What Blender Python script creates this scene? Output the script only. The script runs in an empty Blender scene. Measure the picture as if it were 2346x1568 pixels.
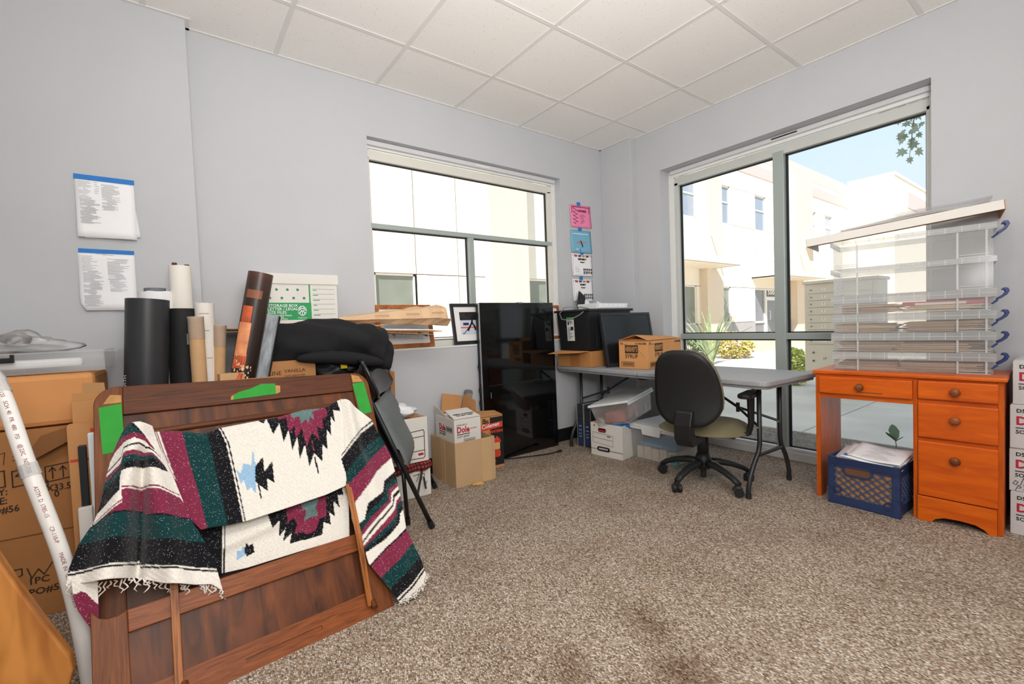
import bpy, bmesh, math, random
from mathutils import Vector, Matrix
random.seed(7)
SC = bpy.context.scene
COL = SC.collection
PI = math.pi

# ------------------------------------------------------------------ camera
HC = 1.065
YAW, PITCH, ROLL = 0.6416, -0.0366, -0.0369
fwd = Vector((math.sin(YAW)*math.cos(PITCH), math.cos(YAW)*math.cos(PITCH), math.sin(PITCH)))
rt0 = Vector((math.cos(YAW), -math.sin(YAW), 0)); up0 = rt0.cross(fwd)
rt = rt0*math.cos(ROLL) + up0*math.sin(ROLL); up = -rt0*math.sin(ROLL) + up0*math.cos(ROLL)
cam = bpy.data.cameras.new('camera'); camo = bpy.data.objects.new('camera', cam); COL.objects.link(camo)
camo.matrix_world = Matrix(((rt.x, up.x, -fwd.x, 0), (rt.y, up.y, -fwd.y, 0), (rt.z, up.z, -fwd.z, HC), (0, 0, 0, 1)))
cam.sensor_width = 36; cam.lens = 1038.33*36/2346; cam.clip_start = 0.02; cam.clip_end = 300
SC.camera = camo

# ------------------------------------------------------------------ sky, sun, lamps, exposure
SC.view_settings.view_transform = 'Standard'; SC.view_settings.look = 'None'
SC.view_settings.exposure = -0.16; SC.view_settings.gamma = 1.0; SC.view_settings.use_curve_mapping = False
SC.cycles.transparent_max_bounces = 40; SC.cycles.max_bounces = 10; SC.cycles.diffuse_bounces = 5
W = bpy.data.worlds.new('sky'); SC.world = W; W.use_nodes = True
nt = W.node_tree; nt.nodes.clear()
tc = nt.nodes.new('ShaderNodeTexCoord'); sx = nt.nodes.new('ShaderNodeSeparateXYZ'); cr = nt.nodes.new('ShaderNodeValToRGB')
bg = nt.nodes.new('ShaderNodeBackground'); ow = nt.nodes.new('ShaderNodeOutputWorld')
nt.links.new(tc.outputs['Generated'], sx.inputs[0]); nt.links.new(sx.outputs['Z'], cr.inputs[0])
nt.links.new(cr.outputs[0], bg.inputs[0]); nt.links.new(bg.outputs[0], ow.inputs[0])
e = cr.color_ramp.elements; e[0].position = 0.0; e[0].color = (.90, .97, 1, 1); e[1].position = 0.75; e[1].color = (.60, .77, .98, 1)
m_ = cr.color_ramp.elements.new(.28); m_.color = (.72, .90, 1, 1)
bg.inputs[1].default_value = 1.15
def light(name, kind, loc, energy, color=(1, 1, 1), target=None, size=None, size_y=None, angle=None):
    d = bpy.data.lights.new(name, kind); d.energy = energy; d.color = color
    if size: d.size = size
    if size_y: d.shape = 'RECTANGLE'; d.size_y = size_y
    if angle is not None: d.angle = angle
    o = bpy.data.objects.new(name, d); COL.objects.link(o); o.location = loc
    if target is not None: o.rotation_euler = (Vector(target)-Vector(loc)).to_track_quat('-Z', 'Y').to_euler()
    return o
SUN = Vector((-.62, -.36, .70))
light('sun', 'SUN', SUN*20, 9.8, (1.0, .96, .90), (0, 0, 0), angle=0.009)
# the photographer's flash, bounced off the ceiling behind the camera, and unseen ceiling lamps added as fill
fl_ = light('bounce_flash', 'AREA', (0.2, -0.3, 1.45), 50, (1, .985, .96), (1.1, 0.75, 2.7), size=0.4); fl_.data.spread = math.radians(125)
light('softbox_flash', 'AREA', (0.05, -0.8, 1.85), 47, (1, .97, .93), (0.9, 2.0, 0.55), size=0.9)  # soft direct flash added at the camera to brighten the lower things
light('ceiling_fill', 'AREA', (1.48, -0.86, 2.69), 20, (1, .98, .95), (1.48, -0.86, 0), size=1.15, size_y=.55)
light('ceiling_fill', 'AREA', (-0.35, 0.35, 2.69), 20, (1, .98, .95), (-0.35, 0.35, 0), size=1.15, size_y=.55)

# ------------------------------------------------------------------ materials
def S(h):
    h = h.lstrip('#'); r = []
    for i in (0, 2, 4):
        c = int(h[i:i+2], 16)/255; r.append(c/12.92 if c <= .04045 else ((c+.055)/1.055)**2.4)
    return tuple(r)
MATS = {}
def nodes(name):
    m = bpy.data.materials.new(name); m.use_nodes = True; n = m.node_tree; return m, n, n.nodes['Principled BSDF']
def mat(hexc, rough=.6, metal=0.0, var=.06, vs=6.0, bump=0.0, bs=60.0, spec=.4, coat=0.0, stretch=None):
    key = (hexc, rough, metal, var, vs, bump, bs, spec, coat, stretch)
    if key in MATS: return MATS[key]
    m, n, b = nodes('surface_%d' % len(MATS)); c = S(hexc)
    b.inputs['Roughness'].default_value = rough; b.inputs['Metallic'].default_value = metal
    b.inputs['Specular IOR Level'].default_value = spec; b.inputs['Coat Weight'].default_value = coat
    b.inputs['Base Color'].default_value = (*c, 1)
    t = n.nodes.new('ShaderNodeTexCoord'); src = t.outputs['Object']
    if stretch:
        mp = n.nodes.new('ShaderNodeMapping'); mp.inputs['Scale'].default_value = stretch; n.links.new(src, mp.inputs[0]); src = mp.outputs[0]
    if var:
        nz = n.nodes.new('ShaderNodeTexNoise'); nz.inputs['Scale'].default_value = vs; nz.inputs['Detail'].default_value = 4
        mx = n.nodes.new('ShaderNodeValToRGB'); n.links.new(src, nz.inputs['Vector']); n.links.new(nz.outputs['Fac'], mx.inputs[0])
        mx.color_ramp.elements[0].position = .3; mx.color_ramp.elements[1].position = .7
        mx.color_ramp.elements[0].color = (*[x*(1-var) for x in c], 1); mx.color_ramp.elements[1].color = (*[min(1, x*(1+var)) for x in c], 1)
        n.links.new(mx.outputs[0], b.inputs['Base Color'])
    if bump:
        n2 = n.nodes.new('ShaderNodeTexNoise'); n2.inputs['Scale'].default_value = bs; n2.inputs['Detail'].default_value = 3
        bp = n.nodes.new('ShaderNodeBump'); bp.inputs['Strength'].default_value = bump; bp.inputs['Distance'].default_value = .004
        n.links.new(src, n2.inputs['Vector']); n.links.new(n2.outputs['Fac'], bp.inputs['Height']); n.links.new(bp.outputs[0], b.inputs['Normal'])
    MATS[key] = m; return m
def wood(dark, light_, stretch=(2, 30, 30), rough=.4, name='wood', contrast=(.35, .65), coat=.2, detail=6):
    key = (dark, light_, stretch, rough, contrast, coat)
    if key in MATS: return MATS[key]
    m, n, b = nodes(name); b.inputs['Roughness'].default_value = rough; b.inputs['Coat Weight'].default_value = coat; b.inputs['Coat Roughness'].default_value = .35; b.inputs['Specular IOR Level'].default_value = .22
    t = n.nodes.new('ShaderNodeTexCoord'); mp = n.nodes.new('ShaderNodeMapping'); mp.inputs['Scale'].default_value = stretch
    nz = n.nodes.new('ShaderNodeTexNoise'); nz.inputs['Scale'].default_value = 1.4; nz.inputs['Detail'].default_value = detail; nz.inputs['Distortion'].default_value = .8
    r = n.nodes.new('ShaderNodeValToRGB'); r.color_ramp.elements[0].color = (*S(dark), 1); r.color_ramp.elements[1].color = (*S(light_), 1)
    r.color_ramp.elements[0].position, r.color_ramp.elements[1].position = contrast
    n.links.new(t.outputs['Object'], mp.inputs[0]); n.links.new(mp.outputs[0], nz.inputs['Vector']); n.links.new(nz.outputs['Fac'], r.inputs[0]); n.links.new(r.outputs[0], b.inputs['Base Color'])
    bp = n.nodes.new('ShaderNodeBump'); bp.inputs['Strength'].default_value = .12; bp.inputs['Distance'].default_value = .003
    n.links.new(nz.outputs['Fac'], bp.inputs['Height']); n.links.new(bp.outputs[0], b.inputs['Normal'])
    MATS[key] = m; return m
def sheer(hexc, clear, gloss=.08, rough=.15, name='clear_plastic', trans=.5):
    """thin see-through plastic or glass: part transparent, part milky, part glossy"""
    key = (hexc, clear, gloss, rough, trans)
    if key in MATS: return MATS[key]
    m = bpy.data.materials.new(name); m.use_nodes = True; n = m.node_tree; n.nodes.clear()
    o = n.nodes.new('ShaderNodeOutputMaterial'); tr = n.nodes.new('ShaderNodeBsdfTransparent'); d = n.nodes.new('ShaderNodeBsdfDiffuse'); tl = n.nodes.new('ShaderNodeBsdfTranslucent')
    g = n.nodes.new('ShaderNodeBsdfGlossy'); g.inputs['Roughness'].default_value = rough; c = (*S(hexc), 1)
    d.inputs[0].default_value = c; tl.inputs[0].default_value = c; tr.inputs[0].default_value = (1, 1, 1, 1)
    m0 = n.nodes.new('ShaderNodeMixShader'); m0.inputs[0].default_value = trans; n.links.new(d.outputs[0], m0.inputs[1]); n.links.new(tl.outputs[0], m0.inputs[2])
    m1 = n.nodes.new('ShaderNodeMixShader'); m1.inputs[0].default_value = clear; n.links.new(m0.outputs[0], m1.inputs[1]); n.links.new(tr.outputs[0], m1.inputs[2])
    lw = n.nodes.new('ShaderNodeLayerWeight'); lw.inputs[0].default_value = .25; mu = n.nodes.new('ShaderNodeMath'); mu.operation = 'MULTIPLY'; mu.inputs[1].default_value = gloss*3
    n.links.new(lw.outputs['Fresnel'], mu.inputs[0])
    m2 = n.nodes.new('ShaderNodeMixShader'); n.links.new(mu.outputs[0], m2.inputs[0]); n.links.new(m1.outputs[0], m2.inputs[1]); n.links.new(g.outputs[0], m2.inputs[2]); n.links.new(m2.outputs[0], o.inputs[0])
    MATS[key] = m; return m

# ------------------------------------------------------------------ mesh helpers
def fr(o, x, y=None, z=None):
    """frame matrix from an origin, an x direction and a y (or z) direction"""
    x = Vector(x).normalized()
    if y is not None:
        y = Vector(y); z = x.cross(y).normalized(); y = z.cross(x)
    else:
        z = Vector(z); y = z.cross(x).normalized(); z = x.cross(y)
    return Matrix(((x.x, y.x, z.x, o[0]), (x.y, y.y, z.y, o[1]), (x.z, y.z, z.z, o[2]), (0, 0, 0, 1)))
def T(x, y, z, a=0.0): return Matrix.Translation((x, y, z)) @ Matrix.Rotation(a, 4, 'Z')
class MB:
    def __init__(s, M=None): s.v = []; s.f = []; s.M = M
    def add(s, vs, fs, M=None):
        n = len(s.v); A = M if M is not None else s.M
        s.v += [tuple(A @ Vector(p)) if A is not None else tuple(p) for p in vs]; s.f += [tuple(i+n for i in q) for q in fs]; return s
    def box(s, x0, x1, y0, y1, z0, z1, M=None):
        return s.add([(x0, y0, z0), (x1, y0, z0), (x1, y1, z0), (x0, y1, z0), (x0, y0, z1), (x1, y0, z1), (x1, y1, z1), (x0, y1, z1)],
                     [(3, 2, 1, 0), (4, 5, 6, 7), (0, 1, 5, 4), (1, 2, 6, 5), (2, 3, 7, 6), (3, 0, 4, 7)], M)
    def hexa(s, low, high):
        return s.add(list(low)+list(high), [(3, 2, 1, 0), (4, 5, 6, 7), (0, 1, 5, 4), (1, 2, 6, 5), (2, 3, 7, 6), (3, 0, 4, 7)])
    def prism(s, poly, z0, z1, M=None):
        n = len(poly)
        return s.add([(x, y, z0) for x, y in poly]+[(x, y, z1) for x, y in poly], [tuple(range(n))[::-1], tuple(range(n, 2*n))]+[(i, (i+1) % n, n+(i+1) % n, n+i) for i in range(n)], M)
    def tube(s, pts, r, n=10, cap=True, M=None, flat=1.0):
        pts = [Vector(p) for p in pts]; rs = r if isinstance(r, (list, tuple)) else [r]*len(pts)
        t = (pts[1]-pts[0]).normalized(); a = Vector((0, 0, 1)) if abs(t.z) < .9 else Vector((1, 0, 0)); u = t.cross(a).normalized(); vs = []; fs = []
        for i, p in enumerate(pts):
            if i == 0: t2 = t
            elif i == len(pts)-1: t2 = (pts[i]-pts[i-1]).normalized()
            else: t2 = ((pts[i+1]-pts[i]).normalized()+(pts[i]-pts[i-1]).normalized()).normalized()
            u = (u-t2*u.dot(t2)).normalized(); w = t2.cross(u)
            for k in range(n):
                g = 2*PI*k/n; vs.append(p+u*(rs[i]*math.cos(g))+w*(rs[i]*flat*math.sin(g)))
            if i:
                b = i*n
                for k in range(n): fs.append((b-n+k, b-n+(k+1) % n, b+(k+1) % n, b+k))
        if cap: fs.append(tuple(range(n))[::-1]); fs.append(tuple(range(len(vs)-n, len(vs))))
        return s.add(vs, fs, M)
    def lathe(s, prof, n=24, M=None):
        vs = []; fs = []
        for r, z in prof: vs += [(r*math.cos(2*PI*k/n), r*math.sin(2*PI*k/n), z) for k in range(n)]
        for i in range(len(prof)-1):
            for k in range(n): fs.append((i*n+k, i*n+(k+1) % n, (i+1)*n+(k+1) % n, (i+1)*n+k))
        return s.add(vs, fs, M)
    def grid(s, P, M=None):
        h = len(P); w = len(P[0]); return s.add([p for r in P for p in r], [(i*w+j, i*w+j+1, (i+1)*w+j+1, (i+1)*w+j) for i in range(h-1) for j in range(w-1)], M)
    def build(s, name, m, parent=None, bev=0.0, smooth=False, seg=2, sub=0, solid=0.0):
        me = bpy.data.meshes.new(name); me.from_pydata([tuple(p) for p in s.v], [], s.f); me.update()
        if m is not None: me.materials.append(m)
        if smooth:
            for p in me.polygons: p.use_smooth = True
        o = bpy.data.objects.new(name, me); COL.objects.link(o)
        if solid: k = o.modifiers.new('thick', 'SOLIDIFY'); k.thickness = solid; k.offset = 0
        if bev: k = o.modifiers.new('edge', 'BEVEL'); k.width = bev; k.segments = seg; k.limit_method = 'ANGLE'; k.angle_limit = .6
        if sub: k = o.modifiers.new('round', 'SUBSURF'); k.levels = sub; k.render_levels = sub
        if parent is not None: o.parent = parent
        return o
def tag(o, label, cat, group=None):
    o['label'] = label; o['category'] = cat
    if group: o['group'] = group
    return o
def thing(name, label, cat, M=None, group=None):
    o = bpy.data.objects.new(name, None); COL.objects.link(o); o.empty_display_size = .05
    if M is not None: o.matrix_world = M if isinstance(M, Matrix) else T(*M)
    return tag(o, label, cat, group)
def struct(o): o['kind'] = 'structure'; return o
def dup(root, M, label, group=None):
    r = root.copy(); COL.objects.link(r); r.matrix_world = M; r['label'] = label
    if group: r['group'] = group
    for ch in list(root.children):
        c = ch.copy(); COL.objects.link(c); c.parent = r
        for g in list(ch.children):
            d = g.copy(); COL.objects.link(d); d.parent = c
    return r
def rrect(w, h, r, n=5, cx=0, cy=0):
    P = []
    for sx_, sy_, a in ((1, 1, 0), (-1, 1, 90), (-1, -1, 180), (1, -1, 270)):
        for k in range(n+1):
            t = math.radians(a+90*k/n); P.append((cx+sx_*(w/2-r)+r*math.cos(t), cy+sy_*(h/2-r)+r*math.sin(t)))
    return P
INK = mat('#1c1a1a', .8, var=0); RED = mat('#b5202e', .7, var=0); INKB = mat('#3a2a1e', .8, var=0)
def text(parent, s, o, x, y, size, m=INK, align='LEFT', bold=0.0, name='lettering', sq=1.0, th=.0004, shear=0):
    cu = bpy.data.curves.new(name, 'FONT'); cu.body = s; cu.size = size; cu.align_x = align; cu.align_y = 'BOTTOM_BASELINE' if False else 'BOTTOM'
    cu.extrude = th; cu.offset = bold; cu.resolution_u = 2; cu.materials.append(m); cu.shear = shear
    ob = bpy.data.objects.new(name, cu); COL.objects.link(ob); ob.parent = parent
    ob.matrix_basis = fr(o, x, y) @ Matrix.Diagonal((sq, 1, 1, 1))
    return ob
def line(mb, pts, w, M, t=.0004, closed=False):
    """flat ink stroke as thin strips in a frame's xy plane"""
    q = list(pts)+([pts[0]] if closed else [])
    for (a, b), (c, d) in zip(q, q[1:]):
        L = math.hypot(c-a, d-b) or 1e-6; nx, ny = -(d-b)/L*w/2, (c-a)/L*w/2; ex, ey = (c-a)/L*w/2, (d-b)/L*w/2
        mb.prism([(a-ex+nx, b-ey+ny), (a-ex-nx, b-ey-ny), (c+ex-nx, d+ey-ny), (c+ex+nx, d+ey+ny)], 0, t, M)
    return mb
CB = mat('#bd8a58', .85, var=.07, vs=5, bump=.06, bs=40); CBIN = mat('#b3885a', .9, var=.06); CBD = mat('#a87444', .85, var=.08, vs=4, bump=.05, bs=40)
WHITECB = mat('#dedad4', .75, var=.03, vs=7)
def carton(name, label, M, w, d, h, m=CB, group=None, opened=False, flaps=(), cat='box', tape=None, bev=.002, lid=True):
    """corrugated carton; local x = width, y = depth (away), z = up, origin at front left foot"""
    t = thing(name, label, cat, M, group)
    k = MB()
    if opened:
        q = .004
        k.box(0, w, 0, q, 0, h).box(0, w, d-q, d, 0, h).box(0, q, q, d-q, 0, h).box(w-q, w, q, d-q, 0, h).box(q, w-q, q, d-q, 0, q)
    else:
        k.box(0, w, 0, d, 0, h-.004)
    k.build('carton_body', m, t, bev)
    if not opened and lid:
        MB().box(.002, w-.002, .002, d/2-.0015, h-.004, h).build('top_flap', m, t, .001); MB().box(.002, w-.002, d/2+.0015, d-.002, h-.004, h).build('top_flap', m, t, .001)
    for (side, L, ang) in flaps:  # flap hinged on the top edge of a side, ang from straight up outward
        ca, sa = math.cos(math.radians(ang))*L, math.sin(math.radians(ang))*L; f = MB()
        if side == 'F': P = [(.004, 0, h), (w-.004, 0, h), (w-.004, -sa, h+ca), (.004, -sa, h+ca)]; n = (0, .004, 0)
        if side == 'B': P = [(.004, d, h), (w-.004, d, h), (w-.004, d+sa, h+ca), (.004, d+sa, h+ca)]; n = (0, -.004, 0)
        if side == 'L': P = [(0, .004, h), (0, d-.004, h), (-sa, d-.004, h+ca), (-sa, .004, h+ca)]; n = (.004, 0, 0)
        if side == 'R': P = [(w, .004, h), (w, d-.004, h), (w+sa, d-.004, h+ca), (w+sa, .004, h+ca)]; n = (-.004, 0, 0)
        nn = Vector(n) if ang < 60 else Vector((0, 0, -.004))
        f.hexa(P, [Vector(p)+nn for p in P]).build('flap', m, t)
    if tape: tape(t)
    return t
FX, FZ = (1, 0, 0), (0, 0, 1)
# ------------------------------------------------------------------ room shell
XE, YN, CZ = 3.459, 3.011, 2.717
XW, YS = -1.7, -2.6
WALL = mat('#bfc1c5', .85, var=.015, vs=3, bump=.10, bs=350)
TRIMW = mat('#e4e4e2', .5, var=.01); ALU = mat('#a9b3b0', .42, metal=.25, var=.02); GASK = mat('#26282a', .7, var=0); CREAM = mat('#dcd8ce', .8, var=.02)
GLASS = sheer('#ffffff', .985, gloss=.16, rough=.0, name='window_glass')

def carpet():
    m, n, b = nodes('carpet_loops'); b.inputs['Roughness'].default_value = 1; b.inputs['Specular IOR Level'].default_value = .05
    t = n.nodes.new('ShaderNodeTexCoord'); mp = n.nodes.new('ShaderNodeMapping'); mp.inputs['Rotation'].default_value = (0, 0, .6); mp.inputs['Scale'].default_value = (1.0, .62, 1); n.links.new(t.outputs['Object'], mp.inputs[0])
    v = n.nodes.new('ShaderNodeTexVoronoi'); v.inputs['Scale'].default_value = 195; v.inputs['Randomness'].default_value = .5; n.links.new(mp.outputs[0], v.inputs['Vector'])
    sp = n.nodes.new('ShaderNodeSeparateColor'); n.links.new(v.outputs['Color'], sp.inputs[0])
    r = n.nodes.new('ShaderNodeValToRGB'); el = r.color_ramp.elements; el[0].position = 0; el[0].color = (*S('#83705e'), 1); el[1].position = 1; el[1].color = (*S('#e6dccf'), 1)
    for p, c in ((.12, '#a38b75'), (.35, '#b9a38e'), (.6, '#bdafa0'), (.8, '#cdbfb0')):
        q = el.new(p); q.color = (*S(c), 1)
    n.links.new(sp.outputs[0], r.inputs[0])
    d = n.nodes.new('ShaderNodeValToRGB'); d.color_ramp.elements[0].position = .30; d.color_ramp.elements[0].color = (1, 1, 1, 1); d.color_ramp.elements[1].position = .72; d.color_ramp.elements[1].color = (.12, .10, .09, 1)
    n.links.new(v.outputs['Distance'], d.inputs[0])
    mx = n.nodes.new('ShaderNodeMix'); mx.data_type = 'RGBA'; mx.blend_type = 'MULTIPLY'; mx.inputs[0].default_value = .8; n.links.new(r.outputs[0], mx.inputs[6]); n.links.new(d.outputs[0], mx.inputs[7])
    # wear: soft large mottling and a few brown spots where something was spilt
    nz = n.nodes.new('ShaderNodeTexNoise'); nz.inputs['Scale'].default_value = 3.2; nz.inputs['Detail'].default_value = 5; n.links.new(t.outputs['Object'], nz.inputs['Vector'])
    rr = n.nodes.new('ShaderNodeValToRGB'); rr.color_ramp.elements[0].position = .33; rr.color_ramp.elements[0].color = (.82, .79, .76, 1); rr.color_ramp.elements[1].position = .55; rr.color_ramp.elements[1].color = (1, 1, 1, 1); n.links.new(nz.outputs['Fac'], rr.inputs[0])
    m2 = n.nodes.new('ShaderNodeMix'); m2.data_type = 'RGBA'; m2.blend_type = 'MULTIPLY'; m2.inputs[0].default_value = .8; n.links.new(mx.outputs[2], m2.inputs[6]); n.links.new(rr.outputs[0], m2.inputs[7])
    last = m2.outputs[2]
    for (x, y, rad) in ((1.18, .78, .10), (1.03, .82, .07), (.93, 1.0, .09), (1.28, .98, .12)):
        vm = n.nodes.new('ShaderNodeVectorMath'); vm.operation = 'DISTANCE'; vm.inputs[1].default_value = (x, y, 0); n.links.new(t.outputs['Object'], vm.inputs[0])
        ad = n.nodes.new('ShaderNodeMath'); ad.operation = 'MULTIPLY_ADD'; ad.inputs[1].default_value = .16; n.links.new(nz.outputs['Fac'], ad.inputs[0]); n.links.new(vm.outputs['Value'], ad.inputs[2])
        q = n.nodes.new('ShaderNodeValToRGB'); q.color_ramp.elements[0].position = max(.0, rad*.3+.06); q.color_ramp.elements[0].color = (.50, .42, .36, 1); q.color_ramp.elements[1].position = rad+.10; q.color_ramp.elements[1].color = (1, 1, 1, 1); n.links.new(ad.outputs[0], q.inputs[0])
        mm = n.nodes.new('ShaderNodeMix'); mm.data_type = 'RGBA'; mm.blend_type = 'MULTIPLY'; mm.inputs[0].default_value = .75; n.links.new(last, mm.inputs[6]); n.links.new(q.outputs[0], mm.inputs[7]); last = mm.outputs[2]
    n.links.new(last, b.inputs['Base Color'])
    bp = n.nodes.new('ShaderNodeBump'); bp.invert = True; bp.inputs['Strength'].default_value = .7; bp.inputs['Distance'].default_value = .004; n.links.new(v.outputs['Distance'], bp.inputs['Height']); n.links.new(bp.outputs[0], b.inputs['Normal'])
    return m
struct(MB().box(XW, 3.60, YS, 3.10, -.12, 0).build('floor', carpet()))

# north wall with the small window (x 1.10..2.855, z .925..2.365), east wall with the tall one (y .635..2.395, z .03..2.363)
WX0, WX1, WZ0, WZ1 = 1.103, 2.857, .922, 2.366
EY0, EY1, EZ0, EZ1 = .635, 2.397, .0, 2.363
k = MB().box(XW, WX0, YN, 3.20, 0, CZ+.25).box(WX1, 3.72, YN, 3.20, 0, CZ+.25).box(WX0, WX1, YN, 3.20, 0, WZ0).box(WX0, WX1, YN, 3.20, WZ1, CZ+.25)
wn = struct(k.build('wall_north', WALL))
MB().box(XW, .135, 2.922, YN, 0, CZ+.02).build('pilaster', WALL, wn, .003)
k = MB().box(XE, 3.70, YS, EY0, 0, CZ+.25).box(XE, 3.70, EY1, YN+.02, 0, CZ+.25).box(XE, 3.70, EY0, EY1, EZ1, CZ+.25)
we = struct(k.build('wall_east', WALL))
MB().box(3.393, XE, 2.648, YN, 0, CZ+.02).build('pilaster', WALL, we, .003)
struct(MB().box(XW-.15, XW, YS, 3.2, 0, CZ+.25).build('wall_west', WALL))
struct(MB().box(XW-.15, 3.70, YS-.15, YS, 0, CZ+.25).build('wall_south', WALL))
BASE = mat('#16181a', .45, var=.05)
struct(MB().box(.135, 3.393, YN-.008, YN, 0, .115).build('baseboard_north', BASE, None, .002))
struct(MB().box(XE-.008, XE, EY1, 2.648, 0, .115).box(XE-.008, XE, YS, EY0, 0, .115).build('baseboard_east', BASE, None, .002))

# suspended ceiling: inverted T bars and lay-in tiles
def ceil_mat():
    m, n, b = nodes('mineral_tile'); b.inputs['Roughness'].default_value = .95
    t = n.nodes.new('ShaderNodeTexCoord'); v = n.nodes.new('ShaderNodeTexVoronoi'); v.inputs['Scale'].default_value = 95; n.links.new(t.outputs['Object'], v.inputs['Vector'])
    sp = n.nodes.new('ShaderNodeSeparateColor'); n.links.new(v.outputs['Color'], sp.inputs[0])
    ad = n.nodes.new('ShaderNodeMath'); ad.operation = 'MULTIPLY_ADD'; ad.inputs[1].default_value = .55; n.links.new(sp.outputs[0], ad.inputs[0]); n.links.new(v.outputs['Distance'], ad.inputs[2])
    r = n.nodes.new('ShaderNodeValToRGB'); r.color_ramp.elements[0].position = .14; r.color_ramp.elements[0].color = (*S('#9a948c'), 1); r.color_ramp.elements[1].position = .26; r.color_ramp.elements[1].color = (*S('#f3f1ee'), 1)
    n.links.new(ad.outputs[0], r.inputs[0]); n.links.new(r.outputs[0], b.inputs['Base Color']); return m
CEIL = ceil_mat(); TEE = mat('#e2e1de', .5, var=.02)
ce = struct(MB().box(XW, 3.70, YS, 3.2, CZ+.10, CZ+.16).build('ceiling', mat('#d8d6d2', .9)))
gx = [XE]+[3.004-.608*i for i in range(8)]+[XW]; gy = [YN]+[2.503-.611*j for j in range(9)]+[YS]
gx = [x for x in gx if x >= XW]; gy = [y for y in gy if y >= YS]
FILL_LAMPS = [(1.48, -.86), (-.35, .35)]
me_cache = {}
for i in range(len(gx)-1):
    for j in range(len(gy)-1):
        w, d = gx[i]-gx[i+1], gy[j]-gy[j+1]; cx, cy = (gx[i]+gx[i+1])/2, (gy[j]+gy[j+1])/2
        if w < .06 or d < .06: continue
        key = (round(w, 2), round(d, 2))
        if key not in me_cache:
            o = MB().box(-w/2+.004, w/2-.004, -d/2+.004, d/2-.004, 0, .014).build('ceiling_tile', CEIL, ce); me_cache[key] = o.data
        else:
            o = bpy.data.objects.new('ceiling_tile', me_cache[key]); COL.objects.link(o); o.parent = ce
        o.location = (cx, cy, CZ+.004); 
for x in gx[1:-1]: MB().box(x-.012, x+.012, YS, YN, CZ, CZ+.003).box(x-.002, x+.002, YS, YN, CZ+.003, CZ+.03).build('ceiling_tee', TEE, ce)
for y in gy[1:-1]: MB().box(XW, XE, y-.012, y+.012, CZ+.0005, CZ+.0035).build('ceiling_tee', TEE, ce)
MB().box(XW, XE, YN-.02, YN, CZ-.001, CZ+.0035).box(XE-.02, XE, YS, YN, CZ-.001, CZ+.0035).box(XW, .155, 2.902, 2.922, CZ-.001, CZ+.0035).box(.135, .155, 2.922, YN, CZ-.001, CZ+.0035).box(3.373, 3.393, 2.648, YN, CZ-.001, CZ+.0035).build('wall_angle', TEE, ce)

# windows: recessed aluminium frames, white blind rail above, glass panes
w1 = struct(MB().box(WX0, WX1, 3.085, 3.11, WZ1-.05, WZ1).box(WX0, WX0+.03, 3.085, 3.11, WZ0, WZ1-.05).box(WX1-.04, WX1, 3.085, 3.11, WZ0, WZ1-.05).build('window_1', TRIMW, None, .003))
f = MB().box(WX0, WX1, 3.11, 3.17, WZ1-.115, WZ1-.05).box(WX0, WX0+.045, 3.11, 3.17, WZ0, WZ1-.1).box(WX1-.075, WX1-.02, 3.11, 3.17, WZ0, WZ1-.1).box(WX0, WX1, 3.11, 3.17, WZ0, WZ0+.05)
f.build('window_frame', mat('#d9d8d0', .45, var=.02), w1, .003)
TZ0, TZ1 = 1.778, 1.812
MB().box(WX0, WX1-.02, 3.105, 3.165, TZ0, TZ1).build('transom', ALU, w1, .002)
MB().box(1.925, 1.975, 3.105, 3.165, WZ0+.05, TZ0).build('mullion', ALU, w1, .002)
g = MB()
for (a, b_, c, d) in ((WX0+.045, WX1-.075, TZ1, WZ1-.115), (WX0+.045, 1.925, WZ0+.05, TZ0), (1.975, WX1-.075, WZ0+.05, TZ0)):
    g.box(a, b_, 3.135, 3.15, d-.008, d).box(a, b_, 3.135, 3.15, c, c+.006).box(a, a+.006, 3.135, 3.15, c, d).box(b_-.008, b_, 3.135, 3.15, c, d)
    MB().box(a, b_, 3.14, 3.146, c, d).build('window_pane', GLASS, w1)
g.build('gasket', GASK, w1)
MB().box(WX0-.0, WX1, 3.005, 3.10, WZ0-.006, WZ0+.006).build('window_sill', TRIMW, w1, .002)
rail = MB().box(WX0+.01, WX1-.02, 3.055, 3.088, WZ1-.036, WZ1-.002).build('blind_rail', mat('#d2d3d6', .4, var=.01), w1, .006)
MB().box(1.98, 2.12, 3.05, 3.056, WZ1-.03, WZ1-.018).build('rail_clip', TRIMW, rail)

w2 = struct(MB().box(3.585, 3.61, EY0, EY1, EZ1-.055, EZ1).box(3.585, 3.61, EY1-.045, EY1, 0, EZ1-.055).box(3.585, 3.61, EY0, EY0+.03, 0, EZ1-.055).build('window_2', TRIMW, None, .003))
f = MB().box(3.61, 3.69, EY0, EY1, EZ1-.125, EZ1-.055).box(3.61, 3.69, EY1-.075, EY1, 0, EZ1-.1).box(3.61, 3.69, EY0, EY0+.05, 0, EZ1-.1)
f.build('window_frame', mat('#c9ccc8', .42, metal=.15, var=.02), w2, .003)
MB().box(3.585, 3.60, EY0, EY1, 0, .06).box(3.60, 3.69, EY0, EY1, 0, .085).build('window_sill', mat('#d4d6d6', .4, var=.02), w2, .004)
MY0, MY1, EZT0, EZT1 = 1.462, 1.536, .888, .936
MB().box(3.605, 3.69, MY0, MY1, .085, EZ1-.1).build('mullion', ALU, w2, .003)
MB().box(3.607, 3.69, EY0+.05, MY0, EZT0, EZT1).box(3.607, 3.69, MY1, EY1-.07, EZT0, EZT1).build('transom', ALU, w2, .003)
g = MB()
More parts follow.
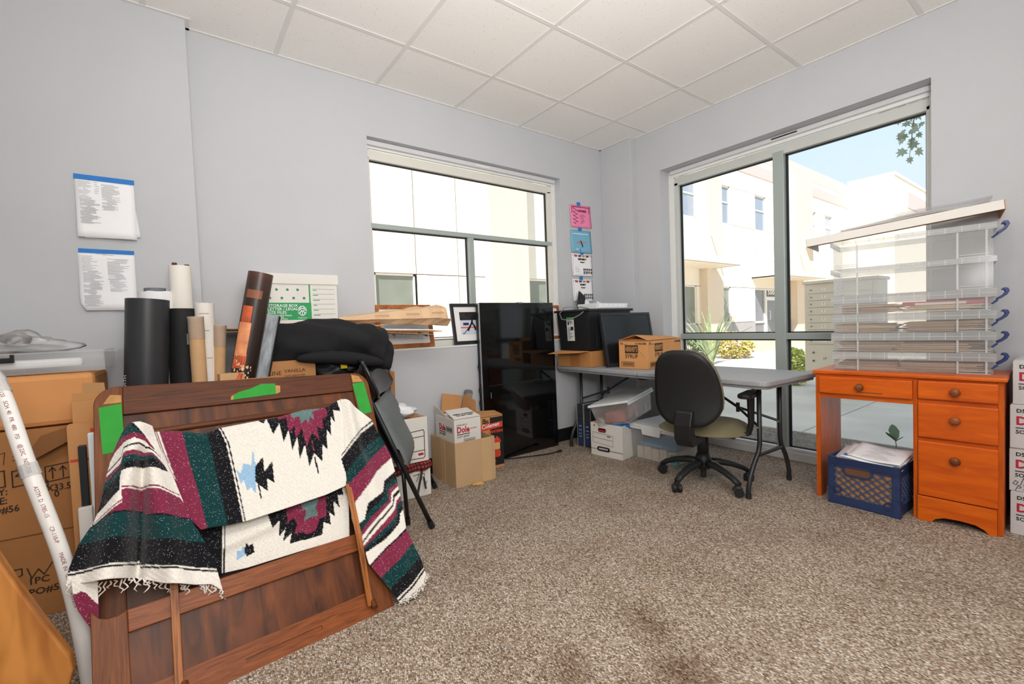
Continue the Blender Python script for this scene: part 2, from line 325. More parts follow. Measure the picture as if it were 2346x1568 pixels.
for (a, b_, c, d) in ((EY0+.05, MY0, EZT1, EZ1-.125), (MY1, EY1-.075, EZT1, EZ1-.125), (EY0+.05, MY0, .085, EZT0), (MY1, EY1-.075, .085, EZT0)):
    g.box(3.645, 3.66, a, b_, d-.01, d).box(3.645, 3.66, a, b_, c, c+.008).box(3.645, 3.66, a, a+.008, c, d).box(3.645, 3.66, b_-.014, b_, c, d)
    MB().box(3.650, 3.656, a, b_, c, d).build('window_pane', GLASS, w2)
g.build('gasket', GASK, w2)
rail = MB().box(3.555, 3.587, EY0+.01, EY1-.03, EZ1-.034, EZ1-.002).build('blind_rail', mat('#d2d3d6', .4, var=.01), w2, .006)
MB().box(3.549, 3.556, 1.35, 1.52, EZ1-.022, EZ1-.014).build('rail_slot', GASK, rail)

# unseen light panels added to the ceiling behind the photographer, as fill
for n_, (lx, ly) in enumerate(FILL_LAMPS):
    t = thing('fill_panel', ('unseen ceiling panel added as fill light nearer the east wall' if n_ == 0 else 'unseen ceiling panel added as fill light nearer the west wall'), 'ceiling light', T(lx, ly, CZ-.012), None)
    MB().box(-.6, .6, -.3, -.275, -.006, .016).box(-.6, .6, .275, .3, -.006, .016).box(-.6, -.575, -.275, .275, -.006, .016).box(.575, .6, -.275, .275, -.006, .016).build('frame', TRIMW, t)
    df = bpy.data.materials.get('lit_diffuser') or bpy.data.materials.new('lit_diffuser'); df.use_nodes = True; df.node_tree.nodes['Principled BSDF'].inputs['Emission Color'].default_value = (1, .98, .95, 1); df.node_tree.nodes['Principled BSDF'].inputs['Emission Strength'].default_value = 1.5
    MB().box(-.575, .575, -.275, .275, .006, .010).build('diffuser', df, t)
# rest of our building: unseen, its heights shaped to set the shade on the yard
struct(MB().box(-14, 3.70, -16, 1.7, CZ+.26, 6.1).box(-14, 3.70, 1.7, 3.20, CZ+.26, 3.25).build('roof', mat('#d8cfc0', .9)))

# ------------------------------------------------------------------ outdoors
def conc():
    m, n, b = nodes('concrete'); b.inputs['Roughness'].default_value = .95
    t = n.nodes.new('ShaderNodeTexCoord'); nz = n.nodes.new('ShaderNodeTexNoise'); nz.inputs['Scale'].default_value = 1.3; nz.inputs['Detail'].default_value = 8; n.links.new(t.outputs['Object'], nz.inputs['Vector'])
    r = n.nodes.new('ShaderNodeValToRGB'); r.color_ramp.elements[0].position = .3; r.color_ramp.elements[0].color = (*S('#bab6ac'), 1); r.color_ramp.elements[1].position = .7; r.color_ramp.elements[1].color = (*S('#d0ccc2'), 1)
    n.links.new(nz.outputs['Fac'], r.inputs[0]); n.links.new(r.outputs[0], b.inputs['Base Color']); return m
CONC = conc()
gr = struct(MB().box(3.70, 60, -20, 40, -.40, -.10).box(-30, 3.70, 3.20, 40, -.40, -.10).build('ground', mat('#b3a794', .95, var=.12, vs=9, bump=.3, bs=30)))
xs = [4.62, 6.35, 8.6, 11.2, 14, 17.0, 21, 25]; ys = [-6, -3.2, -.6, 1.75, 4.0, 6.6, 9.0]
for i in range(len(xs)-1):
    for j in range(len(ys)-1):
        if xs[i] > 12 and j > 4: continue
        MB().box(xs[i]+.006, xs[i+1]-.006, ys[j]+.006, ys[j+1]-.006, -.12, -.02).build('concrete_slab', CONC, gr, .006)
# dirt strip under the window with gravel
def pebbles(x0, x1, y0, y1, z, n, seed, r0=.006, r1=.02):
    R = random.Random(seed); mb = MB()
    for _ in range(n):
        x, y, r = R.uniform(x0, x1), R.uniform(y0, y1), R.uniform(r0, r1); a = R.uniform(0, 6)
        p = [(x+r*math.cos(a+k*2.1)*R.uniform(.7, 1.2), y+r*math.sin(a+k*2.1)*R.uniform(.7, 1.2), z) for k in range(3)]
        mb.add(p+[(x, y, z+r*.8)], [(0, 1, 3), (1, 2, 3), (2, 0, 3)])
    return mb
MB().box(3.70, 4.62, -3, 6, -.10, -.035).build('dirt_strip', mat('#6f665c', 1, var=.3, vs=14, bump=.5, bs=60), gr)
o = pebbles(3.72, 4.60, .2, 3.6, -.035, 2600, 3).build('gravel', mat('#9a9084', .9, var=.35, vs=25)); o['kind'] = 'stuff'; tag(o, 'loose gravel on the dirt strip just outside the tall window', 'gravel')

FW = mat('#efe8da', .9, var=.015, vs=2); TAN = mat('#ddccb8', .9, var=.02); PINK = mat('#cdb5b2', .9, var=.02); GREYP = mat('#a7a4a6', .9, var=.03)
DG = mat('#7f8478', .15, var=.14, vs=1.2, spec=.6); DGU = mat('#8a97a8', .12, var=.08, vs=1.0, spec=.6); WFR = mat('#efece6', .6, var=0)
bd = thing('office_building', 'two storey cream office building with dark windows across the yard', 'building', T(0, 11.5, -.02))
MB().box(-12, 38.9, .26, .6, -.3, 10.1).build('wall', FW, bd)
def row(z0, z1, joints, holes, m=FW, x0=-12, x1=38.9, dep=.0):
    cuts = sorted(set([x0, x1]+[j for j in joints if x0 < j < x1]+[c for h in holes for c in h]))
    for a, b_ in zip(cuts, cuts[1:]):
        if any(h[0]-1e-6 <= a and b_ <= h[1]+1e-6 for h in holes): continue
        MB().box(a+.015, b_-.015, dep, .27, z0+.012, z1-.012).build('wall_panel', m, bd)
JT = [-8, -4.5, -1, 2, 4.24, 5.42, 6.75, 9.11, 10.5, 14, 17.4, 19.45, 20.9, 22.4, 24.3, 27.3, 29.1, 31.5, 34, 36.5, 39]
UPW = [(-6.5, -5.2), (-1.0, .3), (12.6, 13.9), (18.0, 19.3), (20.95, 22.3), (24.9, 26.1), (31.7, 32.9), (34.45, 35.6)]
LOW = [(-1.0, .3), (4.24, 5.39), (9.15, 10.45), (12.6, 13.9), (17.8, 19.2), (20.95, 22.25), (24.75, 28.4), (33, 36)]
row(-.3, .82, JT, [(24.75, 28.4), (33, 36)], GREYP); row(.82, 2.58, JT, LOW); row(2.58, 5.65, JT, []); row(5.65, 7.5, JT, UPW); row(7.5, 9.35, JT, []); row(9.35, 10.1, JT[::2], [], TAN)
for (a, b_, z0, z1) in [(u[0], u[1], 5.65, 7.5) for u in UPW]+[(l[0], l[1], .82, 2.58) for l in LOW[:6]]:
    w = MB().box(a, a+.05, .05, .25, z0, z1).box(b_-.05, b_, .05, .25, z0, z1).box(a, b_, .05, .25, z0, z0+.05).box(a, b_, .05, .25, z1-.05, z1)
    if z0 > 4: w.box(a, b_, .055, .25, z0+(z1-z0)*.56, z0+(z1-z0)*.56+.06)
    w = w.build('window', WFR, bd)
    MB().box(a+.05, b_-.05, .09, .11, z0+.05, z1-.05).build('pane', DGU if z0 > 4 else DG, w)
for (a, b_) in ((7.66, 9.11), (19.5, 20.9), (29.1, 31.5)): MB().box(a, b_, -.35, .0, -.3, 9.3).build('pier', TAN, bd)
for (a, b_) in ((22.72, 27.3), (31.9, 38.8)): MB().box(a, b_, -.03, .01, 8.45, 9.05).build('colour_band', PINK, bd)
# storefront door with its number
d_ = MB().box(24.75, 24.83, .10, .24, 0, 2.58).box(26.05, 26.2, .08, .24, 0, 2.58).box(28.3, 28.4, .1, .24, 0, 2.58).box(24.75, 28.4, .1, .24, 2.5, 2.58).box(26.2, 28.3, .1, .24, 2.05, 2.15).box(24.83, 26.05, .1, .24, .72, .82).box(24.83, 26.05, .1, .24, 0, .12).box(26.2, 26.32, .1, .2, 0, 2.05).box(28.18, 28.3, .1, .2, 0, 2.05).box(26.32, 28.18, .1, .2, 1.95, 2.05).box(26.32, 28.18, .1, .2, 0, .2).build('storefront', mat('#e4e4e2', .4, var=0), bd)
MB().box(24.83, 26.05, .16, .18, .12, 2.5).box(26.2, 28.3, .17, .19, .2, 2.5).build('pane', mat('#7e8084', .12, var=.1, vs=1), d_)
MB().box(26.2, 28.3, .12, .15, 2.15, 2.5).build('sign_board', mat('#5c6066', .5, var=0), d_); text(d_, '500', (26.45, .115, 2.2), FX, FZ, .34, WFR, bold=.008, sq=1.6)
MB().tube([(26.42, .04, .9), (26.42, -.02, .9), (26.42, -.02, 1.35), (26.42, .04, 1.35)], .02, 6).build('door_handle', WFR, d_)
# canopies hung on rods
for (a, b_, z0) in ((14.6, 20.1, 3.35), (24.4, 29.8, 3.08)):
    MB().box(a, b_, -1.6, 0, z0, z0+.05).box(a, b_, -1.66, -1.55, z0, z0+.27).box(a, a+.1, -1.55, 0, z0, z0+.27).box(b_-.1, b_, -1.55, 0, z0, z0+.27).build('canopy', mat('#ece5d8', .7, var=.02), bd)
    for x in (a+.3, b_-.25): MB().tube([(x, 0, z0+1.95), (x, -1.5, z0+.3)], .035, 6).build('canopy_rod', WFR, bd)
MB().box(30.3, 31.2, -.75, -.35, 5.05, 5.35).build('wall_light', WFR, bd, .06)
# wing that comes forward at the far end
wg = thing('office_wing', 'blank white end wing rising behind the far end of the office building', 'building', T(39.0, 9.0, -.02))
MB().box(0, 16, 0, 2.6, -.3, 10.2).build('wall', FW, wg); MB().box(3.2, 16, -.04, 0, 8.4, 9.5).build('colour_band', PINK, wg); MB().box(-.0, 16, -.06, 2.6, 10.2, 10.4).build('coping', FW, wg)

# mailbox unit on its pedestal
MBX = mat('#d8ccb8', .5, var=.02); mbx = thing('mailbox_unit', 'tan metal cluster mailbox with numbered doors outside the tall window', 'mailbox', T(6.9, 2.56, -.02, -PI/2))
MB().box(0, .80, 0, .42, .30, 1.49).build('cabinet', MBX, mbx, .01); MB().box(-.02, .82, -.02, .44, 1.49, 1.53).build('top_cap', MBX, mbx, .008); MB().box(.2, .6, .1, .32, 0, .30).build('pedestal', MBX, mbx, .005)
zs = [1.455, 1.355, 1.262, 1.168, 1.075, .965, .872, .775, .68]
for c in (0, 1):
    for r_ in range(8):
        z1 = zs[r_]-(.012 if r_ == 4 else 0); z0 = zs[r_+1]+.006
        dr = MB().box(.045+c*.36, .395+c*.36, -.012, .0, z0, z1).build('mail_door', MBX, mbx, .003)
        MB().tube([(.085+c*.36, -.012, (z0+z1)/2), (.085+c*.36, -.02, (z0+z1)/2)], .011, 8).build('lock', mat('#8a8680', .3, metal=.8, var=0), dr)
        MB().box(.21+c*.36, .255+c*.36, -.0135, -.012, (z0+z1)/2-.017, (z0+z1)/2+.017).build('number_plate', mat('#e8e6e0', .6, var=0), dr)
        text(dr, str(r_+1+8*c), (.232+c*.36, -.0140, (z0+z1)/2-.014), FX, FZ, .032, INK, 'CENTER')
dr = MB().box(.045, .395, -.012, 0, .33, .672).build('parcel_door', MBX, mbx, .003); text(dr, '1P', (.24, -.0125, .47), FX, FZ, .045, INK, 'CENTER')
for z in (.57, .46): MB().tube([(.11, -.012, z), (.11, -.02, z)], .014, 8).build('lock', mat('#6a6660', .3, metal=.8, var=0), dr)
dr = MB().box(.405, .755, -.012, 0, .33, .672).build('parcel_door', MBX, mbx, .003); text(dr, '2P', (.60, -.0125, .47), FX, FZ, .045, INK, 'CENTER')

# plants
def leafmat(h, v=.35): return mat(h, .6, var=v, vs=7)
def spiky(name, label, M, n, L, seed, m, wid=.035, spread=.9, up_=.5):
    t = thing(name, label, 'plant', M); R = random.Random(seed)
    for k_ in range(n):
        a = 2*PI*k_/n+R.uniform(-.3, .3); l = L*R.uniform(.65, 1.1); sp = spread*R.uniform(.25, 1); P = []; q = MB()
        for i in range(7):
            s = i/6; r = sp*l*s*(.5+.5*s); z = l*(s-.25*sp*s*s*1.2); w = wid*(1-s**2)*(.55+1.0*s*(1-s))+.001
            cx, cy = r*math.cos(a), r*math.sin(a); nx, ny = -math.sin(a)*w, math.cos(a)*w
            P.append([(cx+nx, cy+ny, z), (cx, cy, z-.012*(1-s)), (cx-nx, cy-ny, z)])
        q.grid(P).build('blade', m, t, solid=.003)
    return t
spiky('flax_plant', 'grey green spiky flax plant against the far building', T(9.9, 5.6, -.05), 26, 1.6, 4, leafmat('#8f9c74'), .045, .75)
spiky('flax_plant', 'few long flax blades rising close outside the tall window', T(5.25, 3.55, -.05), 5, 1.5, 9, leafmat('#7d855a'), .03, .95)
def bush(name, label, M, rx, ry, rz, n, m, seed, leaf=.05, m2=None):
    t = thing(name, label, 'shrub', M); R = random.Random(seed); a = MB(); b = MB()
    for k_ in range(n):
        while 1:
            p = [R.uniform(-1, 1) for _ in range(3)]; q = sum(c*c for c in p)
            if .35 < q < 1 and p[2] > -.9: break
        c = Vector((p[0]*rx, p[1]*ry, rz*(p[2]*.5+.5))); d = Vector((R.uniform(-1, 1), R.uniform(-1, 1), R.uniform(-.4, 1))).normalized(); s = d.orthogonal().normalized(); l = leaf*R.uniform(.7, 1.4)
        (a if R.random() < .6 or m2 is None else b).add([c-d*l, c+s*l*.5, c+d*l, c-s*l*.5], [(0, 1, 2, 3)])
    o = a.build('foliage', m, t); o['kind'] = 'stuff'
    if m2: o = b.build('blossom', m2, t); o['kind'] = 'stuff'
    st = MB()
    for k_ in range(6): st.tube([(0, 0, 0), (rx*.5*math.cos(k_), ry*.5*math.sin(k_), rz*.7)], [.012, .004], 5)
    st.build('stem', mat('#5c4c38', .9), t)
bush('flowering_shrub', 'yellow green shrub with pink blossom beside the far path', T(11.9, 6.1, -.05), .55, .5, .72, 900, leafmat('#b5b848'), 11, .05, leafmat('#d8a890'))
bush('flowering_shrub', 'low yellow shrub right of the flax plant by the far wall', T(13.3, 7.0, -.05), .75, .6, .7, 900, leafmat('#c2c258'), 12, .05, leafmat('#d6a98c'))
bush('round_shrub', 'dark green shrub under the far flax plant', T(10.7, 6.6, -.05), .5, .45, .7, 1100, leafmat('#5f7048'), 13, .045)
bush('clipped_hedge', 'bright yellow green hedge left of the mailbox', T(7.7, 3.0, -.05), .20, .20, .62, 900, leafmat('#a9b844'), 14, .035, leafmat('#d4d46a'))
# seedling at the foot of the window
t = thing('seedling', 'small two leaved seedling growing outside behind the crate', 'plant', T(4.25, .98, -.03))
MB().tube([(0, 0, 0), (.01, .0, .10), (.0, .01, .19)], [.004, .003, .002], 6).build('stem', leafmat('#6d7d52'), t)
for a, s_ in ((.4, .11), (2.6, .08), (4.4, .05)):
    q = MB(); c, n_ = math.cos(a), math.sin(a); P = [[(c*r*s_-n_*w*s_, n_*r*s_+c*w*s_, .13+z*s_), (c*r*s_+n_*w*s_, n_*r*s_-c*w*s_, .13+z*s_)] for r, w, z in ((0, .02, 0), (.25, .22, .3), (.6, .3, .6), (.9, .16, .85), (1.05, .01, .95))]
    q.grid(P).build('leaf', leafmat('#5f7a4e'), t, solid=.001)
# hanging branch outside the top of the tall window
br = thing('tree_branch', 'hanging leafy branch in the top corner of the tall window', 'branch', T(5.5, 1.10, 2.45))
BRM = mat('#7c7a62', .8); LFM = leafmat('#9db09c', .2)  # leaf green lightened so that its colour carries the haze
MB().tube([(0, -.5, .75), (0, -.2, .62), (0, -.05, .52), (.0, .03, .34), (.02, .05, .15), (0, .06, .02)], [.014, .01, .007, .005, .003, .002], 6).build('twig', BRM, br)
MB().tube([(.6, -2.9, -2.55), (.65, -2.8, -1.0), (.6, -2.6, .4), (.7, -2.5, 1.9)], [.16, .13, .11, .07], 10).build('trunk', BRM, br); MB().tube([(.6, -2.6, .3), (.35, -1.7, .85), (.1, -.9, .9), (0, -.5, .75)], [.07, .04, .024, .014], 8).build('bough', BRM, br)
MB().tube([(0, -.12, .58), (.03, .1, .52), (.02, .28, .46)], [.007, .004, .002], 6).build('twig', BRM, br)
lob = [(0, 0), (.32, -.12), (.30, .10), (.62, .22), (.34, .36), (.42, .70), (.16, .58), (0, 1.0), (-.16, .58), (-.42, .70), (-.34, .36), (-.62, .22), (-.30, .10), (-.32, -.12)]
R = random.Random(5)
spots = [(0, .06, .02), (.02, .01, .08), (-.02, .09, .10), (.02, .03, .16), (-.02, .10, .2), (0, .0, .22), (.03, .06, .27), (-.02, .12, .26), (.02, .02, .32), (0, .09, .35), (-.03, .0, .4), (.02, .07, .43), (.03, .14, .47), (0, .2, .48), (-.02, .28, .45), (.02, -.02, .5), (0, .02, .52), (-.02, -.08, .55), (.02, -.12, .6), (.0, -.04, .6), (0, .12, .55), (.02, -.2, .64), (-.02, -.25, .58), (0, -.15, .52), (0, .24, .52), (.01, .18, .56), (.0, -.3, .66), (.02, -.06, .46)]
spots = spots+[(x+R.uniform(-.03, .03), y+R.uniform(-.05, .05), z+R.uniform(-.02, .05)) for x, y, z in spots if z > .12]
for (x, y, z) in spots:
    s_ = R.uniform(.05, .085); a = R.uniform(-.9, .9); tl = R.uniform(-.5, .5); M = Matrix.Translation((x, y, z)) @ Matrix.Rotation(-PI/2+R.uniform(-.6, .6), 4, 'Z') @ Matrix.Rotation(PI/2+tl, 4, 'X') @ Matrix.Rotation(PI+a, 4, 'Z')
    MB().prism([(p*s_, q*s_) for p, q in lob], -.0008, .0008, M).build('leaf', LFM, br)
BL = {'L':{'top':[(-134,754),(-104,753),(-74,743)],'left':[(-134,754),(-153,730),(-177,679),(-195,610),(-208,539),(-222,498),(-258,449),(-279,394),(-284,356)],'right':[(-74,743),(-54,663),(-20,565),(15,448),(52,368),(77,287),(88,226)],'bottom':[(-284,356),(-221,341),(-152,331),(-123,328),(-114,319),(-55,287),(17,263),(60,252),(88,226)]},'C':{'top':[(-74,743),(1,726),(78,707),(117,719),(260,727),(325,729),(447,745),(514,747),(575,763)],'left':[(-74,743),(-54,663),(-20,565),(15,448),(43,409)],'right':[(575,763),(571,682),(552,570),(545,478),(541,440)],'bottom':[(43,409),(61,409),(119,404),(175,402),(178,402),(315,412),(452,423),(541,440)]},'R':{'top':[(575,763),(596,757),(633,720),(690,664)],'left':[(575,763),(571,682),(552,570),(545,478),(540,418),(528,326),(533,272),(551,229),(557,167),(614,70),(639,22)],'right':[(690,664),(724,573),(741,512),(745,421),(738,344),(725,233),(754,131),(768,71)],'bottom':[(639,22),(687,25),(745,42),(768,71)]},'paint':[('g',[(-171,747),(-134,767),(-121,751),(-113,738),(-78,697),(-78,696),(-97,712),(-121,721),(-146,716),(-185,708)]),('m',[(-185,708),(-146,716),(-121,721),(-97,712),(-78,696),(-69,659),(-92,690),(-119,704),(-146,698),(-170,678),(-195,634)]),('k',[(-200,620),(-153,656),(-147,683),(-109,689),(-82,674),(-56,638),(-53,632),(-82,669),(-109,684),(-147,678),(-153,651),(-200,616)]),('m',[(-203,606),(-155,635),(-147,666),(-107,668),(-77,654),(-48,617),(-45,610),(-72,642),(-110,654),(-149,652),(-155,625),(-208,587)]),('g',[(-208,587),(-155,625),(-149,652),(-110,654),(-72,642),(-45,610),(-43,607),(-72,634),(-110,640),(-149,630),(-155,602),(-210,567)]),('k',[(-210,567),(-155,602),(-149,630),(-110,640),(-72,634),(-43,607),(-38,593),(-79,611),(-108,620),(-155,613),(-158,560),(-222,508)]),('m',[(-227,491),(-154,532),(-153,568),(-102,567),(-65,555),(-11,523),(-10,519),(-65,551),(-102,563),(-153,564),(-154,528),(-227,488)]),('m',[(-227,484),(-154,524),(-153,560),(-102,559),(-65,546),(-9,513),(29,442),(-47,469),(-98,485),(-106,502),(-189,503),(-245,479)]),('k',[(-245,479),(-189,503),(-106,502),(-98,485),(-47,469),(29,442),(29,438),(-47,464),(-98,481),(-106,497),(-189,499),(-245,475)]),('g',[(-245,475),(-189,499),(-106,497),(-98,481),(-47,464),(29,438),(69,362),(-50,402),(-101,419),(-113,432),(-198,439),(-272,447)]),('k',[(-272,447),(-198,439),(-113,432),(-101,419),(-50,402),(69,362),(96,282),(-53,333),(-117,359),(-120,371),(-152,369),(-235,379),(-288,385)]),('k',[(-288,381),(-235,375),(-152,365),(-120,367),(-117,355),(-53,329),(96,278),(95,273),(-53,324),(-117,350),(-120,362),(-152,361),(-235,370),(-288,376)]),('w',[(-129,760),(-74,751),(-54,663),(-17,558),(-40,603),(-66,662),(-92,705)]),('k',[(-134,756),(-121,751),(-92,707),(-95,706),(-124,744)]),('m',[(-74,743),(-54,663),(-20,565),(15,448),(43,408),(62,402),(45,510),(24,623),(7,739)]),('g',[(7,739),(24,623),(45,510),(62,402),(120,394),(106,522),(92,643),(80,728)]),('k',[(80,728),(92,643),(106,522),(120,394),(166,398),(153,538),(139,663),(117,729)]),('k',[(121,729),(144,662),(158,537),(171,397),(175,396),(162,536),(149,661),(126,728)]),('w',[(-70,743),(-51,662),(-24,584),(-21,584),(-48,662),(-67,742)]),('w',[(-63,742),(-43,661),(-19,574),(-17,573),(-39,660),(-59,741)]),('k',[(248,736),(254,726),(270,710),(282,730),(298,667),(324,703),(330,633),(354,674),(355,597),(381,642),(378,563),(404,611),(408,531),(433,575),(458,539),(470,600),(487,581),(497,656),(511,629),(523,701),(536,674),(538,724),(562,715),(562,768)]),('m',[(318,742),(324,717),(353,719),(354,664),(377,686),(374,636),(402,670),(410,601),(439,653),(460,619),(463,669),(485,657),(488,698),(513,707),(507,762),(449,761)]),('t',[(367,747),(373,716),(402,718),(402,688),(423,703),(432,686),(441,713),(457,696),(452,730),(485,736),(478,757),(424,756)]),('m',[(432,622),(436,621),(436,581),(431,582)]),('k',[(429,561),(436,560),(437,499),(433,500)]),('b',[(163,568),(175,553),(186,585),(211,574),(220,617),(225,617),(223,585),(228,575),(220,522),(215,478),(203,505),(189,495),(182,530),(170,518)]),('k',[(223,567),(253,596),(251,545),(282,575),(279,501),(257,522),(254,479),(230,505),(232,458),(228,458),(224,511),(218,521)]),('k',[(535,549),(550,562),(631,631),(706,669),(709,663),(630,624),(549,556),(533,543)]),('k',[(531,534),(547,547),(628,614),(707,653),(749,612),(653,569),(553,495),(537,479)]),('g',[(537,479),(553,495),(653,569),(749,612),(759,576),(638,506),(546,443),(530,428)]),('m',[(530,428),(546,443),(638,506),(759,576),(757,515),(665,469),(598,413),(547,372),(532,361)]),('m',[(532,361),(547,372),(598,413),(665,469),(757,515),(755,509),(664,463),(597,407),(545,367),(531,356)]),('k',[(520,289),(529,294),(574,308),(598,357),(666,383),(685,422),(759,455),(762,430),(686,402),(670,365),(595,328),(537,275),(523,265)]),('g',[(523,265),(537,275),(595,328),(670,365),(686,402),(762,430),(757,411),(694,388),(680,349),(604,311),(543,265),(529,256)]),('m',[(529,256),(543,265),(604,311),(680,349),(694,388),(757,411),(756,399),(700,371),(686,339),(614,298),(549,254),(536,244)]),('k',[(536,230),(550,240),(620,289),(692,330),(703,361),(755,387),(757,377),(707,351),(693,323),(620,281),(552,234),(538,224)]),('m',[(537,216),(553,226),(623,268),(697,311),(711,338),(756,365),(754,349),(709,323),(698,288),(623,251),(553,219),(538,208)]),('g',[(538,208),(553,219),(623,251),(698,288),(709,323),(754,349),(751,333),(712,308),(698,273),(626,236),(553,212),(539,202)]),('k',[(539,202),(553,212),(626,236),(698,273),(712,308),(751,333),(748,314),(714,292),(703,261),(631,222),(553,202),(538,192)]),('k',[(550,155),(563,162),(641,202),(737,242),(735,235),(641,196),(564,156),(550,149)]),('m',[(550,149),(564,156),(641,196),(735,235),(754,191),(659,141),(596,112),(582,106)]),('g',[(582,106),(596,112),(659,141),(754,191),(777,143),(681,97),(615,67),(600,62)]),('k',[(600,62),(615,67),(681,97),(777,143),(778,103),(696,58),(633,32),(620,28)]),('k',[(623,23),(636,27),(699,53),(779,99),(781,92),(702,47),(639,21),(625,17)])],'K':{'top':[(46,413),(183,405),(324,416),(464,428),(557,443)],'left':[(46,413),(41,352),(34,259)],'right':[(557,443),(541,362),(521,249)],'bottom':[(34,259),(167,249),(343,250),(521,249)]},'bpaint':[('k',[(35,429),(108,417),(91,242),(23,262)]),('k',[(113,416),(118,414),(99,239),(95,240)]),('k',[(248,403),(257,345),(282,363),(278,313),(302,336),(287,295),(320,315),(308,282),(348,282),(423,282),(436,321),(460,307),(462,347),(480,330),(482,383),(505,354),(499,398),(524,396),(525,442)]),('m',[(313,415),(308,347),(331,362),(342,338),(327,308),(352,311),(372,296),(403,301),(425,338),(450,338),(456,426)]),('t',[(368,409),(364,375),(378,378),(368,342),(392,350),(419,347),(412,377),(427,396),(427,418)]),('b',[(141,309),(153,303),(161,316),(168,308),(168,289),(138,279)]),('k',[(164,297),(169,321),(175,322),(177,312),(192,316),(194,288),(170,282)])],'T':{'top':[(-273,376),(-244,366),(-215,357)],'left':[(-273,376),(-268,328),(-257,286),(-238,247),(-224,218),(-220,182)],'right':[(-215,357),(-215,285),(-216,222),(-216,180)],'bottom':[(-220,182),(-218,181),(-216,180)]},'tpaint':[('m',[(-279,334),(-251,338),(-236,328),(-222,300),(-211,287),(-212,217),(-227,228),(-238,244),(-279,304)]),('k',[(-252,246),(-227,228),(-212,217),(-213,176),(-228,181)]),('w',[(-242,332),(-239,331),(-225,310),(-227,309)])]}
# ------------------------------------------------------------------ wall papers
PAPER = mat('#f2f2f4', .8, var=.015, vs=9); TAPEB = mat('#2f78c8', .7, var=.04, vs=30)
GREYINK = mat('#b4b6ba', .9, var=0)
def sheet(name, label, M, w, h, m, curl=.012, group=None, cut=0.0):
    """paper taped by its top edge, bottom edge standing off the wall; local x right, y up, z out of the wall"""
    t = thing(name, label, 'paper', M, group); P = []
    for i in range(9):
        s = i/8; P.append([((w*(j/8-.5)), -h*s, .0015+curl*s*s*(1+.35*math.sin(j*.9+2))) for j in range(9)])
    if cut: P[8][0] = (P[8][0][0]+cut, P[8][0][1], P[8][0][2]); P[7][0] = (P[7][0][0]+cut*.1, P[7][0][1], P[7][0][2])
    MB().grid(P).build('page', m, t, smooth=True, solid=.0006); return t
def wallf(x, z, y=2.922, tilt=0): return fr((x, y, z), (math.cos(tilt), 0, math.sin(tilt)), y=(-math.sin(tilt), 0, math.cos(tilt)))
def print_rows(t, x0, x1, y0, y1, n, seed, w=.0018, z=.0035, curl=.012, h=.28, m=None, jag=True):
    R = random.Random(seed); k = MB()
    for i in range(n):
        y = y0+(y1-y0)*i/(n-1); z_ = .0030+curl*(y/h)**2*1.35; a = x0+(R.uniform(0, .35)*(x1-x0) if R.random() < .25 else 0); b = x1-(R.uniform(0, .5)*(x1-x0) if jag else 0)
        k.box(a, b, y-w/2, y+w/2, z_, z_+.0004)
    return k.build('printed_lines', m or GREYINK, t)
def strip(t, x0, x1, y0, y1, m=TAPEB, z0=.0022, z1=.003, name='tape_strip', skew=0.0):
    return MB().prism([(x0, y0), (x1, y0-skew), (x1+.001, y1-skew), (x0+.001, y1)], z0, z1).build(name, m, t)
a = sheet('wall_notice', 'white notice sheet behind another, sticking out at its lower left, upper pair', wallf(-.231, 1.832, tilt=.10), .205, .275, PAPER, .008)
print_rows(a, -.085, -.06, -.05, -.2, 16, 1, curl=.008)
b = sheet('wall_notice', 'front sheet of the upper taped notice pair on the left wall', wallf(-.222, 1.835, y=2.915), .213, .282, PAPER, .014)
strip(b, -.110, .108, -.012, .012, skew=0)
for s_, (x0, x1, y0, y1, n) in enumerate(((-.095, -.045, -.02, -.10, 14), (-.093, -.02, -.105, -.215, 26), (-.015, .055, -.025, -.145, 26), (-.04, -.02, -.02, -.07, 7))): print_rows(b, x0, x1, y0, y1, n, 10+s_, curl=.014)
c = sheet('wall_notice', 'single taped notice sheet under the upper pair on the left wall', wallf(-.234, 1.487, y=2.920), .205, .278, PAPER, .012, cut=.018)
strip(c, -.100, .102, -.006, .014)
for s_, (x0, x1, y0, y1, n) in enumerate(((-.09, -.03, -.02, -.09, 12), (-.088, -.015, -.095, -.255, 34), (.0, .085, -.03, -.13, 22), (.005, .07, -.135, -.185, 10), (-.04, .03, -.008, -.012, 2))): print_rows(c, x0, x1, y0, y1, n, 20+s_, curl=.012)
PINKP = mat('#f08ab4', .75, var=.02); BLUEP = mat('#79b4cf', .75, var=.02); MAGD = mat('#7a2244', .8, var=0)
def cert(label, x, z, m, tilt, tx):
    t = sheet('certificate', label, wallf(x, z, 3.008, tilt), .268, .207, m, .010, 'certificates taped in a column beside the small window')
    strip(t, tx-.022, tx+.022, -.008, .026); return t
t = cert('pink award certificate with a dark red border, top of the column', 3.094, 2.158, PINKP, .03, -.02)
k = MB()
line(k, [(-.112, -.018), (.112, -.018), (.112, -.19), (-.112, -.19)], .007, Matrix.Translation((0, 0, .0030)), closed=True)
for i in range(9): line(k, [(-.098+.03*(i % 2), -.03-.017*i), (-.075+.03*(i % 2), -.036-.017*i)], .007, Matrix.Translation((0, 0, .004+.0006*i)))
k.build('border', MAGD, t); text(t, 'AWARD', (.02, -.07, .0065), (1, 0, 0), (0, 1, 0), .03, MAGD, 'CENTER', .0012)
print_rows(t, -.02, .06, -.09, -.165, 6, 31, .003, curl=.012, h=.2, m=MAGD)
t = cert('light blue award certificate below the pink one', 3.092, 1.925, BLUEP, .015, -.01)
